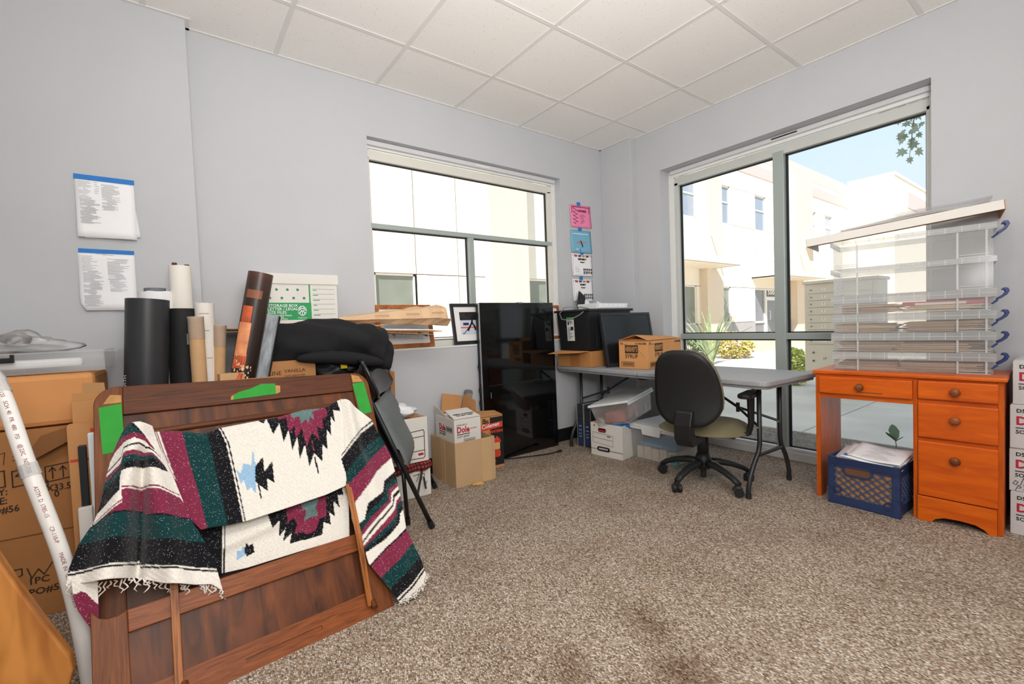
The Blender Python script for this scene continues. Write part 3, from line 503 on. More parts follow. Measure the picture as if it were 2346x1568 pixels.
k = MB(); line(k, [(-.06, -.112), (.06, -.108)], .010, Matrix.Translation((0, 0, .008))); k.build('banner', mat('#e07a68', .8, var=0), t)
k = MB(); line(k, [(-.01, -.10), (.004, -.13), (.012, -.15)], .010, Matrix.Translation((0, 0, .009))); line(k, [(-.03, -.172), (-.022, -.195)], .004, Matrix.Translation((0, 0, .012))); k.build('figure', INK, t)
k = MB(); line(k, [(-.10, -.035), (.09, -.032)], .006, Matrix.Translation((0, 0, .0035))); line(k, [(-.08, -.178), (-.04, -.176)], .006, Matrix.Translation((0, 0, .0125))); k.build('printed_lines', PAPER, t)
for lab, z, wds, tx in (('white award certificate headed responsibility, third of the column', 1.708, 'RESPONSIBILITY', 0), ('white award certificate partly behind the black tote, lowest of the column', 1.472, 'INTEGRITY', -.02)):
    t = cert(lab, 3.098, z, PAPER, .0, tx)
    text(t, wds, (0, -.062, .006), (1, 0, 0), (0, 1, 0), .021, INK, 'CENTER', .0012, sq=.72); text(t, 'Award', (0, -.088, .006), (1, 0, 0), (0, 1, 0), .020, INK, 'CENTER', .0008)
    k = MB()
    for i in range(14): k.box(-.125+i*.019, -.118+i*.019, -.018, -.012, .003, .0036)
    for i in range(10): k.box(.122, .126, -.03-i*.017, -.022-i*.017, .006+.0009*i, .0066+.0009*i).box(-.126, -.122, -.03-i*.017, -.022-i*.017, .006+.0009*i, .0066+.0009*i)
    k.build('border', INK, t)
    for hx, cxx in ((-.1, '#b9483c'), (-.05, '#3d4a6a'), (.0, '#c98a3c'), (.05, '#7a3b50')): MB().box(hx, hx+.035, -.030, -.012, .0045, .005).build('heading_art', mat(cxx, .8, var=0), t)
    q = MB()
    for i in range(5): q.prism(rrect(.017, .02, .007, 3, .015+i*.024, -.145), .0105, .0112).box(.008+i*.024, .022+i*.024, -.188, -.160, .0115, .0122)
    q.build('figures', mat('#3a332f', .8, var=.4, vs=60), t); print_rows(t, -.10, -.04, -.13, -.165, 3, 44, .003, curl=.012, h=.2)

# ------------------------------------------------------------------ big cartons at the left
def strokes(t, name, segs, M, w, m=INKB):
    k = MB()
    for s_ in segs: line(k, s_, w, M, .0005)
    return k.build(name, m, t)
yaw = -.09
t = carton('moving_box', 'large brown shipping carton marked 1PC, at the foot of the left stack', T(-.98, 2.545, 0, yaw), .64, .36, .327, CBD, 'shipping cartons stacked at the left')
text(t, '1PC', (.488, -.0006, .128), FX, FZ, .036, INKB, bold=.0006); text(t, 'PO#53', (.488, -.0006, .085), FX, FZ, .036, INKB, bold=.0006)
strokes(t, 'handwriting', [[(.44, .165), (.455, .205), (.475, .205), (.475, .18), (.45, .172)], [(.49, .20), (.50, .16), (.52, .19), (.535, .165), (.56, .205), (.57, .21)]], fr((0, -.0006, 0), FX, z=(0, -1, 0)), .004)
t = carton('moving_box', 'brown shipping carton with fragile symbols and a size printed on it', T(-.985, 2.54, .328, yaw), .64, .36, .405, CBD, 'shipping cartons stacked at the left')
F = fr((0, -.0008, 0), FX, z=(0, -1, 0))
for w_, x, z in (('QTY:', .392, .163), ('1', .562, .172), ('SIZE:', .395, .130), ('5X33.5', .548, .150), ('0', .585, .125), ('PO#56', .400, .095)): text(t, w_, (x, -.0006, z), FX, FZ, .036, INKB, bold=.0006, sq=.84)
sg = []
for x0, x1 in ((.380, .455), (.475, .550), (.565, .635)): sg.append([(x0, .195), (x1, .202), (x1, .262), (x0, .255), (x0, .195)])
sg += [[(.40, .245), (.435, .247), (.427, .228), (.409, .228), (.40, .245)], [(.418, .228), (.418, .208)], [(.404, .207), (.432, .208)], [(.485, .235), (.497, .25), (.525, .25), (.54, .235), (.485, .235)], [(.512, .25), (.512, .208), (.52, .204)], [(.585, .25), (.585, .206)], [(.576, .236), (.585, .25), (.594, .236)], [(.615, .25), (.615, .206)], [(.606, .236), (.615, .25), (.624, .236)]]
strokes(t, 'handling_symbols', sg, F, .004)
strokes(t, 'handwriting', [[(.40, .315), (.355, .31), (.335, .295), (.345, .27), (.39, .265), (.43, .275)], [(.42, .355), (.44, .30), (.42, .29), (.415, .315), (.46, .33), (.455, .285)], [(.48, .31), (.495, .325), (.495, .30), (.48, .295), (.505, .305)], [(.515, .32), (.52, .295), (.535, .325), (.545, .32)], [(.55, .325), (.565, .31), (.575, .34)], [(.58, .355), (.59, .33), (.605, .35)]], F, .0022)
f = MB(); f.hexa([(.56, -.002, .375), (.64, -.002, .40), (.66, -.06, .36), (.50, -.05, .27)], [(.56, .001, .379), (.64, .001, .404), (.66, -.057, .364), (.50, -.047, .274)]); f.build('torn_flap', mat('#7d5430', .9), t)
t = carton('orange_carton', 'plain orange brown carton with rounded edges under the clear tray', T(-1.0, 2.52, .737, -.03), .735, .36, .205, mat('#cf9159', .8, var=.05, vs=4, bump=.05, bs=30), None, bev=.02, lid=False)
MB().hexa([(.70, -.004, .16), (.765, -.002, .155), (.775, -.012, .02), (.71, -.014, .02)], [(.70, -.001, .16), (.765, .001, .155), (.775, -.009, .02), (.71, -.011, .02)]).build('loose_flap', CBIN, t)
CLR = sheer('#eef1f2', .84, gloss=.10, rough=.12, trans=.4)
# clear lidded tray with black handle on top
t = thing('clear_tray', 'shallow clear plastic tray with a black handle on the left cartons', 'tray', T(-.93, 2.525, .944, -.02))
k = MB(); q = .0025
k.box(0, .70, 0, q, 0, .085).box(0, .70, .33-q, .33, 0, .085).box(0, q, 0, .33, 0, .085).box(.70-q, .70, 0, .33, 0, .085).box(0, .70, 0, .33, 0, q).box(-.012, .712, -.012, .0, .078, .083).box(-.012, .712, .33, .342, .078, .083).box(.70, .742, -.012, .342, .074, .083)
k.build('tray_shell', CLR, t)
MB().box(.255, .445, -.016, -.004, .048, .068).box(.255, .265, -.02, -.004, .048, .08).box(.435, .445, -.02, -.004, .048, .08).build('handle', mat('#141517', .4, var=0), t, .003)
MB().box(.05, .63, .02, .06, .02, .055).build('paper_roll', mat('#e9ecef', .5, var=.04), t, .012)
def crumple(name, label, cat, M, rx, ry, rz, m, seed, sub=2, amp=.35, fl=0.0):
    R = random.Random(seed); bm = bmesh.new(); bmesh.ops.create_icosphere(bm, subdivisions=4, radius=1)
    dirs = [(Vector((R.uniform(-1, 1), R.uniform(-1, 1), R.uniform(-1, 1))).normalized(), R.uniform(.4, 1), R.uniform(2, 5), R.uniform(0, 6)) for _ in range(14)]
    for v in bm.verts:
        s_ = 1+sum(a_*math.sin(f_*d.dot(v.co)*2+p_) for d, a_, f_, p_ in dirs)*amp/5; c = v.co*s_; z = c.z if c.z > fl-1 else (fl-1)+(c.z-fl+1)*.08
        v.co = Vector((c.x*rx, c.y*ry, (z+1-fl)*rz))
    me = bpy.data.meshes.new(name); bm.to_mesh(me); bm.free(); me.materials.append(m)
    for p in me.polygons: p.use_smooth = True
    o = bpy.data.objects.new(name, me); COL.objects.link(o); o.matrix_world = M
    if label: tag(o, label, cat)
    return o
BAG = sheer('#eef0f2', .62, gloss=.35, rough=.15, name='film', trans=.3)
crumple('plastic_bag', 'crumpled clear plastic bag lying on the left tray', 'bag', T(-.52, 2.66, 1.028), .15, .09, .05, BAG, 3, amp=.9, fl=.45)
crumple('blue_cloth', 'folded blue cloth at the end of the left tray', 'cloth', T(-.80, 2.64, 1.028), .13, .10, .022, mat('#6a8fc4', .9, var=.2, vs=20), 4, amp=.3, fl=.5)
crumple('dark_folder', 'dark papers and brown wrap behind the plastic bag', 'paper', T(-.56, 2.78, 1.028), .17, .05, .022, mat('#5a4038', .8, var=.4, vs=9), 6, amp=.3, fl=.5)

# open carton holding the rolls, behind the wooden headboard
roll_box = carton('roll_box', 'long open carton behind the wooden headboard holding upright rolls', T(-.325, 2.405, 0, .0), .70, .39, .835, CB, None, opened=True, flaps=(('F', .03, 5),))
t = carton('flat_carton', 'thin upright carton with a red number beside the headboard', T(-.335, 2.345, 0, 0), .19, .05, .752, mat('#c08a58', .8, var=.05), None)
text(t, '10', (.058, -.0006, .685), FX, FZ, .05, mat('#c4422c', .8, var=0), bold=.003)
MB().box(.004, .058, -.0006, .0, .612, .622).build('red_stripe', mat('#c4422c', .8, var=0), t)
# long bars leaning beside the headboard
o = MB().box(-.030, .030, -.012, .012, 0, .72).build('white_bar', mat('#dfe3e8', .5, var=.01), None, .005); o.matrix_world = T(-.245, 2.315, 0) ; tag(o, 'white plastic bar standing left of the wooden headboard', 'bar')
o = MB().box(-.011, .011, -.011, .011, 0, .675).build('black_bar', mat('#232529', .5), None, .002); o.matrix_world = T(-.293, 2.322, 0); tag(o, 'thin black bar standing left of the white bar', 'bar')
o = MB().box(-.02, .02, -.012, .012, 0, .45).build('white_bar', mat('#e2ddd6', .6, var=.02), None, .004); o.matrix_world = T(-.292, 2.295, 0); tag(o, 'short cream bar in front of the black bar', 'bar')

# PVC pipe
def pipe():
    t = thing('pvc_pipe', 'curved white plastic pipe with red print leaning at the far left', 'pipe', T(0, 0, 0))
    P = [(-.475, 2.10, 1.00), (-.449, 2.10, .955), (-.42, 2.06, .870), (-.385, 2.0, .735), (-.345, 1.955, .585), (-.303, 1.915, .425), (-.276, 1.90, .24), (-.262, 1.895, .05), (-.258, 1.893, .001)]
    Q = []
    for i in range(len(P)-1):
        for j in range(4): Q.append(Vector(P[i]).lerp(Vector(P[i+1]), j/4))
    Q.append(Vector(P[-1]))
    for _ in range(3): Q = [Q[0]]+[(Q[i-1]+Q[i]*2+Q[i+1])/4 for i in range(1, len(Q)-1)]+[Q[-1]]
    MB().tube(Q, .021, 16).build('pipe_wall', mat('#e9e6e2', .35, var=.03, vs=12), t, smooth=True)
    for a_, b_ in ((2, 7), (13, 15)): MB().tube([q+(Vector((.001*math.sin(i*3), 0, 0))) for i, q in enumerate(Q[a_:b_])], [.0225+.0016*((i*7) % 3) for i in range(b_-a_)], 14, cap=False).build('plastic_wrap', sheer('#eeeeee', .3, gloss=.3), t)
    s_ = ' 3/4" PVC 1120 SCH 40 PR 480 PSI @ 23C NSF-PW      ASTM D 1785-15  CP-110-P  MADE IN U.S.A. 07/15/19 02:45 EXTN'
    # letters placed one after another along the pipe
    L = [0.0]
    for i in range(1, len(Q)): L.append(L[-1]+(Q[i]-Q[i-1]).length)
    d = .015
    for w_ in s_.split(' '):
        if w_:
            i = next((k for k in range(len(L)-1) if L[k+1] > d), None)
            if i is None or d > .80: break
            tan = (Q[i+1]-Q[i]).normalized(); c = Q[i]+tan*(d-L[i]); out = (Vector((0.16, 0, HC))-c*1.0); out.z = .2; out = Vector((.12, -1, .1)); out = (out-tan*out.dot(tan)).normalized(); yd = out.cross(tan)
            text(t, w_, c+out*.0212-yd*.006, tan, yd, .0135, mat('#8a4a50', .8, var=0), th=.0003)
        d += .0088*len(w_)+.006
pipe()
# curved wooden panel standing close at the far left
WDP = wood('#8f5626', '#bb7d3d', (14, 2.2, 14), .5, 'honey_wood', coat=.1, detail=2)
o = MB().prism([(-.42, 0), (.03, 0), (.105, .14), (.125, .22), (.12, .26), (.075, .36), (.012, .51), (-.045, .655), (-.072, .745), (-.14, .90), (-.42, 1.0)], -.02, .02).build('panel_board', WDP, None, .006)
o.matrix_world = fr((-.375, 1.60, 0), (.995, -.06, 0), z=(-.06, -.98, .12)); tag(o, 'curved honey coloured wooden panel at the far left edge', 'panel')
o = MB().prism([(0, 0), (.10, .02), (.06, .09)], 0, .004).build('cardboard_scrap', CB, None); o.matrix_world = T(-.40, 2.06, .001, .4); tag(o, 'small scrap of cardboard on the carpet by the pipe', 'cardboard')

# ------------------------------------------------------------------ rolls standing in the long carton
def roll(name, label, foot, top, r, m, thick=None, group='upright rolls in the long carton', core=None, n=28, flat=1.0, ragged=0.0):
    """a rolled sheet: open at the top, wall of some thickness"""
    a, b = Vector(foot), Vector(top); d = (b-a); L = d.length; z = d.normalized(); M = fr(a, Vector((1, 0, 0))-z*z.x, z=z)
    th = thick or .004; t = thing(name, label, 'roll', M, group); R = random.Random(name+label); k = MB(); vs = []
    prof = [(r, 0), (r, L), (r-th, L), (r-th, L*.45), (0.001, L*.45)]
    k.lathe(prof, n)
    if ragged:
        for i in range(n):
            z_ = R.uniform(-ragged, ragged)
            for ring in (1, 2): x, y, zz = k.v[ring*n+i]; k.v[ring*n+i] = (x, y, zz+z_)
    k.v = [(x, y*flat, zz) for x, y, zz in k.v]
    k.build('rolled_sheet', m, t, smooth=False if thick else False)
    for p in t.children[0].data.polygons: p.use_smooth = len(p.vertices) == 4
    me = t.children[0]; md = me.modifiers.new('split', 'EDGE_SPLIT'); md.split_angle = .7
    return t
BLK = mat('#2b2c2f', .42, var=.05, vs=10, spec=.5); BLKD = mat('#1b1c1e', .7, var=.06)
t = roll('black_roll', 'thick black vinyl roll, leftmost upright roll in the carton', (-.155, 2.56, .012), (-.080, 2.57, 1.238), .078, BLK, .004)
text(t, 'WARM UP WITH', (-.064, -.0465, .72), (0, 0, 1), (-.59, .81, 0), .024, mat('#c9c9c9', .7, var=0))
t = roll('black_roll', 'second black roll with a patch of grey tape, right of the first', (.03, 2.64, .012), (.040, 2.645, 1.20), .058, BLKD, .004, ragged=.0)
for z0, z1, a0 in ((1.02, 1.07, -1.35), (1.085, 1.135, -.75)): 
    P = [[(.0592*math.cos(a0+i*.25), .0592*math.sin(a0+i*.25), z) for i in range(5)] for z in (z0, z1)]; MB().grid(P).build('grey_tape', mat('#8f9194', .5), t, solid=.0012)
roll('white_paper_roll', 'wide white paper roll with a grey core showing, behind the black rolls', (-.05, 2.735, .012), (-.052, 2.73, 1.285), .066, PAPER, .012, ragged=.002)
t = roll('core_tube', 'grey cardboard core standing inside the wide white roll', (-.055, 2.73, .60), (-.056, 2.73, 1.302), .042, mat('#6f7377', .6), .004)
t = roll('white_paper_roll', 'tallest white paper roll with two brown rods in its top', (.045, 2.72, .012), (.044, 2.72, 1.41), .045, mat('#eae5dc', .7, var=.03), .010)
for x, z in ((-.02, 1.425), (.028, 1.418)):
    o = MB().tube([(.044+x, 2.715, .70), (.044+x, 2.715, z)], .0105, 12).build('wooden_rod', wood('#4a2b18', '#6e4126', (20, 20, 2)), None); tag(o, 'dark brown rod sticking out of the tallest white roll, %s' % ('left one' if x < 0 else 'right one'), 'rod', 'rods in the tall white roll')
t = roll('white_plan_roll', 'white plan roll with faint drawing behind the taped tubes', (.115, 2.62, .012), (.128, 2.615, 1.225), .040, mat('#e8e3dc', .7, var=.04), .006, ragged=.002)
k = MB()
for z0, z1, a0, a1 in ((1.08, 1.16, -2.2, -1.2), (.7, .95, -1.6, -1.0)):
    for z in (z0, z1): k.grid([[(.0404*math.cos(a0+(a1-a0)*i/6), .0404*math.sin(a0+(a1-a0)*i/6), z+dz) for i in range(7)] for dz in (0, .004)])
k.build('drawing_lines', mat('#b39d98', .8, var=0), t)
KR = mat('#c9a276', .8, var=.04, vs=20)
def kraft(label, a, b, r):
    t = roll('kraft_tube', label, a, b, r, KR, .003); L = (Vector(b)-Vector(a)).length
    MB().lathe([(r+.0016, L-.10), (r+.0022, L-.06), (r+.0014, L-.03), (r+.0025, L+.004)], 24).build('clear_tape', sheer('#e8dccb', .35, gloss=.4, rough=.1), t); return t
kraft('upright brown cardboard tube closed with clear tape, in front of the plan roll', (.092, 2.535, .012), (.088, 2.535, 1.155), .030)
kraft('leaning brown cardboard tube with clear tape, right of the upright one', (.120, 2.60, .012), (.185, 2.60, 1.115), .026)
# dark poster roll and its orange picture
def poster():
    m, n, b = nodes('poster_print'); b.inputs['Roughness'].default_value = .4
    tc_ = n.nodes.new('ShaderNodeTexCoord'); sp = n.nodes.new('ShaderNodeSeparateXYZ'); n.links.new(tc_.outputs['Object'], sp.inputs[0])
    r = n.nodes.new('ShaderNodeValToRGB'); mp = n.nodes.new('ShaderNodeMapRange'); mp.inputs[1].default_value = .80; mp.inputs[2].default_value = 1.40; n.links.new(sp.outputs['Z'], mp.inputs[0]); n.links.new(mp.outputs[0], r.inputs[0])
    e_ = r.color_ramp.elements; e_[0].color = (*S('#2a1d19'), 1); e_[0].position = 0; e_[1].color = (*S('#6a4638'), 1); e_[1].position = 1
    for p, c_ in ((.45, '#33251f'), (.6, '#452d25'), (.72, '#6d4636'), (.8, '#7c513e'), (.9, '#64433a')):
        q = e_.new(p); q.color = (*S(c_), 1)
    n.links.new(r.outputs[0], b.inputs['Base Color']); return m
t = roll('poster_roll', 'dark brown rolled poster with an orange picture leaning to the right', (.13, 2.56, .20), (.362, 2.52, 1.365), .055, poster(), .003)
L = t.children[0]; OR1, OR2 = mat('#d0623c', .45, var=.35, vs=14), mat('#f09a6a', .45, var=.25, vs=20)
def wrap(t, r, a0, a1, z0, z1, m, name, n=6, shape=None):
    P = [[(r*math.cos(a0+(a1-a0)*i/n), r*math.sin(a0+(a1-a0)*i/n), z0+(z1-z0)*j/8) for i in range(n+1)] for j in range(9)]
    return MB().grid(P).build(name, m, t)
wrap(t, .0554, -2.75, -1.85, .94, 1.02, OR1, 'printed_picture'); wrap(t, .0553, -2.9, -1.75, .78, .94, OR2, 'printed_picture'); wrap(t, .0552, -2.9, -1.7, .72, .79, OR1, 'printed_picture'); wrap(t, .0554, -2.6, -1.3, 1.06, 1.1, mat('#8f583f', .45, var=.15), 'printed_picture')
R = random.Random(8); k = MB()
for i in range(46):
    z = R.uniform(.70, .78) if i < 12 else R.uniform(.62, .735); a = R.uniform(-2.7, -1.9) if i < 12 else R.uniform(-2.0, -1.1); s_ = R.uniform(.0015, .004)
    k.grid([[(.0556*math.cos(a+q*s_/.055), .0556*math.sin(a+q*s_/.055), z+h*s_*1.8) for q in (-1, 1)] for h in (-1, 1)])
k.build('printed_lights', mat('#f2c79a', .5, var=0), t)
MB().tube([(-.028, -.05, .60), (-.026, -.053, .66), (-.018, -.056, .70)], [.020, .024, .016], 12, flat=.6).build('printed_figure', OR1, t)
o = MB().box(-.05, .05, -.03, .03, 0, .10).build('small_carton', KR, None, .002); o.matrix_world = T(.21, 2.50, .79, .1); tag(o, 'small plain carton under the foot of the leaning poster', 'box')
t = roll('striped_foam', 'grey streaked foam wrap leaning right of the poster roll', (.235, 2.62, .35), (.405, 2.58, 1.165), .045, mat('#9aa0a6', .4, var=.55, vs=5, stretch=(9, 9, 2.2)), .012, flat=.8)
wrap(t, .0462, -.75, .15, 0, .83, BLKD, 'black_edge')
# ------------------------------------------------------------------ things piled behind and right of the headboard
carton('moving_box', 'plain brown carton under the syrupy vanilla box and the black jacket', T(.385, 2.56, 0), .235, .235, .70, CBD)
carton('moving_box', 'tall brown carton against the wall carrying the white storage box', T(.40, 2.80, 0), .36, .20, 1.09, CBD)
for P, h_, lab in (([(.10, 2.73, 1.0905), (1.05, 2.73, 1.0905), (1.05, 2.99, 1.0905), (.10, 2.99, 1.0905)], .0095, 'flat brown cardboard sheet directly on the tall carton, under the storage box'),
                   ([(.16, 2.70, 1.1005), (1.44, 2.70, 1.040), (1.44, 2.97, 1.040), (.16, 2.97, 1.1005)], .0055, 'long brown cardboard sheet sagging to the right under the white card'),
                   ([(.9, 2.705, 1.062), (1.38, 2.705, 1.022), (1.38, 2.96, 1.022), (.9, 2.96, 1.062)], .004, 'short lowest brown cardboard sheet sticking out below the paper bundle')):
    o = MB().hexa(P, [(x, y, z+h_) for x, y, z in P]).build('flat_cardboard', CB, None, .001); tag(o, lab, 'cardboard', 'flattened cardboard sheets')
t = carton('vanilla_carton', 'brown carton printed vanilla, half under the black jacket', T(.385, 2.60, .701), .225, .19, .222, mat('#b98353', .85, var=.05, bump=.05))
text(t, 'VANILLA', (.070, -.0006, .155), FX, FZ, .026, INKB); text(t, 'SOFT SERVE MIX', (.070, -.0006, .135), FX, FZ, .014, INKB); text(t, 'OSTLINE', (-.06, -.0006, .145), FX, FZ, .03, INKB)
strokes(t, 'printed_box', [[(.03, .02), (.13, .02), (.13, .105), (.03, .105), (.03, .02)]], fr((0, -.0006, 0), FX, z=(0, -1, 0)), .003)
crumple('black_bag', 'black plastic bag sagging beside the vanilla carton', 'bag', T(.73, 2.66, .80), .11, .06, .07, mat('#17181b', .45, var=0), 21, amp=.35, fl=.4)
o = MB().box(-.018, .018, -.004, .004, 0, .03).build('yellow_label', mat('#e3c62c', .7), None); o.matrix_world = T(.755, 2.585, .86, .2); tag(o, 'small yellow tag sticking up behind the headboard corner', 'tag')
# jacket: a long folded bundle of black cloth
def jacket():
    R = random.Random(2); P = []; n = 44; mseg = 30
    path = [(.36, 2.66, .985, .045, .075), (.44, 2.67, 1.01, .08, .10), (.56, 2.68, 1.02, .10, .105), (.70, 2.68, 1.025, .11, .11), (.84, 2.69, 1.01, .12, .115), (.95, 2.69, .975, .12, .13), (1.02, 2.68, .945, .10, .125), (1.055, 2.67, .925, .06, .075), (1.062, 2.67, .92, .01, .01)]
    for i in range(n):
        s = i/(n-1)*(len(path)-1); a = min(int(s), len(path)-2); f = s-a; q = [path[a][k]*(1-f)+path[a+1][k]*f for k in range(5)]; row_ = []
        for j in range(mseg+1):
            g = 2*PI*j/mseg; r = 1+.09*math.sin(3*g+i*.25)+.08*math.sin(5*g-i*.4+1)+.06*math.sin(i*.9+2*g)
            row_.append((q[0]+.012*math.sin(g*3+i), q[1]+q[3]*math.cos(g)*r, q[2]+q[4]*math.sin(g)*r))
        P.append(row_)
    o = MB().grid(P).build('black_jacket', mat('#1c1c1e', .95, var=.2, vs=14, bump=.5, bs=18), None, smooth=True, sub=1); tag(o, 'black jacket folded into a long bundle over the cartons', 'jacket')
    k = MB().tube([(.50, 2.585, .93), (.62, 2.575, .935), (.76, 2.57, .92), (.90, 2.575, .895), (.99, 2.59, .87)], [.02, .045, .05, .045, .02], 12, flat=.8).build('sleeve', mat('#1c1c1e', .95, var=.12, vs=9, bump=.2, bs=200), o, smooth=True, sub=1)
jacket()
# white storage box with green print
GREEN = mat('#2f9a5c', .7, var=.02); GREENI = mat('#3f8a62', .7, var=0)
t = thing('storage_box', 'white cardboard file storage box with green print and a lid', 'box', T(.378, 2.795, 1.107))
MB().box(0, .42, 0, .195, 0, .255).build('carton_body', WHITECB, t, .002); MB().box(-.008, .428, -.008, .203, .236, .295).build('lid', WHITECB, t, .003)
MB().box(.0, .272, -.0008, 0, .035, .132).box(.262, .27, -.0009, 0, .132, .236).build('green_print', GREEN, t)
for s_, x, z, h in (('STORAGE BOX', .05, .104, .024), ('LETTER / LEGAL', .045, .085, .024), ('SIZE FILES', .045, .066, .024), ('• DOUBLE SIDE WALLS', .045, .054, .013), ('• INNER PANELS', .045, .044, .012), ('• DOUBLE BOTTOM', .045, .034, .012)): text(t, s_, (x, -.0014, z), FX, FZ, h*.92, PAPER, bold=.0002)
k = MB(); M = fr((.222, -.0014, .085), FX, z=(0, -1, 0))
for w_, yo in ((.022, .018), (.022, .006), (.014, -.006)): line(k, [(-w_, yo-.006), (0, yo+.014), (w_, yo-.006)], .005, M)
line(k, [(-.022, .012), (-.022, -.010), (0, -.030), (.022, -.010), (.022, .012)], .004, M); line(k, [(0, .03), (0, -.03)], .004, M); k.build('emblem', PAPER, t)
text(t, 'Willamette', (.222, -.0014, .040), FX, FZ, .011, PAPER, 'CENTER')
k = MB()
for i, x in enumerate((.095, .150, .203)): k.lathe([(.0001, 0), (.0075, 0), (.0075, .0006), (.0001, .0006)], 10, fr((x, -.0002, .205), FX, z=(0, -1, 0)))
for i, x in enumerate((.06, .12, .18, .235)): k.lathe([(.0001, 0), (.0075, 0), (.0075, .0006), (.0001, .0006)], 10, fr((x, -.0002, .158), FX, z=(0, -1, 0)))
k.build('emblem_dots', GREENI, t)
k = MB()
for i in range(6): k.box(.282, .405, -.0006, 0, .210-i*.029, .2115-i*.029).box(.284, .284+.02+.008*(i % 3), -.0006, 0, .202-i*.029, .206-i*.029)
k.build('form_lines', GREENI, t)
# brown wrapping paper bundle
def bundle():
    P = []; R = random.Random(4); prof = [(-1, -.2), (-.7, .75), (-.2, 1.0), (.45, .85), (.95, .35), (1, -.3), (.5, -.75), (-.5, -.8)]
    for i in range(15):
        s = i/14; x = .80+.712*s; w = .050+.085*min(1, s*1.5); h = .018+.056*min(1, s*1.15); row_ = []
        for j in range(9):
            g, q = prof[j % 8]; k_ = 1+.10*math.sin(i*1.7+j*2.1)
            row_.append((x+(R.uniform(-.022, .010) if i == 14 else 0), 2.835+w*g*k_, 1.118-.055*s+h*1.05+h*q*k_))
        P.append(row_)
    t = thing('paper_bundle', 'flattened bundle of brown wrapping paper with red print', 'paper', T(0, 0, 0)); MB().grid(P).build('wrapping_paper', mat('#d9b792', .8, var=.05, vs=12, bump=.15, bs=25), t, solid=.0015)
    for x, z in ((.95, 1.150), (1.15, 1.158), (1.33, 1.165)): text(t, 'PLEXIGLAS', (x+.12, 2.835-.148, z+.012), (-1, 0, -.02), (0, -.25, -.9), .018, mat('#a8553f', .8, var=0)); 
    MB().prism([(0, 0), (.012, 0), (.008, .05)], 0, .001, fr((1.435, 2.78, 1.195), FX, z=(0, -1, 0))).build('torn_edge', mat('#d9b792', .8), t)
    o = MB().hexa([(.82, 2.72, 1.077), (1.47, 2.72, 1.048), (1.47, 2.96, 1.048), (.82, 2.96, 1.077)], [(.82, 2.72, 1.083), (1.47, 2.72, 1.054), (1.47, 2.96, 1.054), (.82, 2.96, 1.083)]).build('white_card', PAPER, None); o.matrix_world = Matrix.Translation((0, 0, 0)); tag(o, 'white card sheet just under the brown paper bundle', 'card')
bundle()
# framed pictures on the sill
def framed(label, M, w, h, fw, fm, art, th=.018):
    t = thing('picture_frame', label, 'picture', M, 'framed pictures on the window sill')
    MB().box(0, w, 0, fw, 0, th).box(0, w, h-fw, h, 0, th).box(0, fw, fw, h-fw, 0, th).box(w-fw, w, fw, h-fw, 0, th).build('frame', fm, t, .002)
    MB().box(fw, w-fw, fw, h-fw, .003, .008).build('mat_board', mat('#eceaea', .6, var=0), t); art(t); return t
OAK = wood('#8f4f24', '#b5703a', (14, 14, 14), .45)
def leanf(x, z, y=3.028, lean=.16, roll=0.0): 
    xd = Vector((math.cos(roll), 0, math.sin(roll))); n = Vector((0, -math.cos(lean), math.sin(lean))); return fr((x, y, z), xd, z=n)
def art1(t):
    MB().box(.06, .38, .06, .26, .008, .0085).build('photograph', mat('#dfe3ea', .35, var=.02), t)
    k = MB(); line(k, [(.12, .085), (.13, .082)], .004, Matrix.Translation((0, 0, .0086))); line(k, [(.115, .10), (.13, .098)], .007, Matrix.Translation((0, 0, .0086))); line(k, [(.14, .11), (.15, .12)], .006, Matrix.Translation((0, 0, .0086)))
    for i in range(14): line(k, [(.18+.012*i, .09+.012*math.sin(i*2.3)), (.19+.012*i, .115+.012*math.cos(i*1.7))], .002, Matrix.Translation((0, 0, .0086)))
    k.build('signature', mat('#3b4a66', .6, var=0), t); MB().prism([(.30, .115), (.38, .085), (.37, .075), (.345, .09), (.31, .10)], .0086, .0092).build('printed_skate', mat('#4a3d3c', .6, var=.3, vs=40), t)
framed('oak framed signed sports picture on the sill, behind the brown paper', leanf(1.117, .930), .425, .312, .03, OAK, art1)
def art2(t):
    MB().box(.075, .235, .075, .255, .008, .0085).build('photograph', mat('#cfd5e2', .35, var=.05), t)
    MB().box(.075, .235, .19, .255, .0086, .009).build('printed_crowd', mat('#2a2628', .5, var=.9, vs=60), t); MB().box(.075, .235, .127, .137, .0086, .009).build('printed_stripe', mat('#d8683a', .5, var=0), t); MB().box(.10, .15, .15, .170, .0086, .0092).build('printed_board', mat('#22305c', .5, var=0), t)
    k = MB(); 
    for s_ in ([(.19, .215), (.18, .17), (.155, .135), (.14, .11)], [(.18, .17), (.20, .14), (.205, .115)], [(.165, .15), (.12, .105), (.10, .085), (.09, .088)]): line(k, s_, .014 if s_[0][0] > .17 else .006, Matrix.Translation((0, 0, .0093)))
    k.build('printed_player', mat('#1d1b20', .5, var=0), t)
framed('black framed ice hockey picture on the sill, left of the television', leanf(1.712, .930, 3.032, .17), .31, .322, .026, mat('#222426', .4, var=.05), art2)
def art3(t): MB().box(.05, .26, .05, .27, .008, .0085).build('photograph', mat('#d7c9c4', .35, var=.1), t)
framed('oak framed picture showing only its right edge behind the television', leanf(2.505, .930, 3.028, .16), .325, .305, .026, OAK, art3)

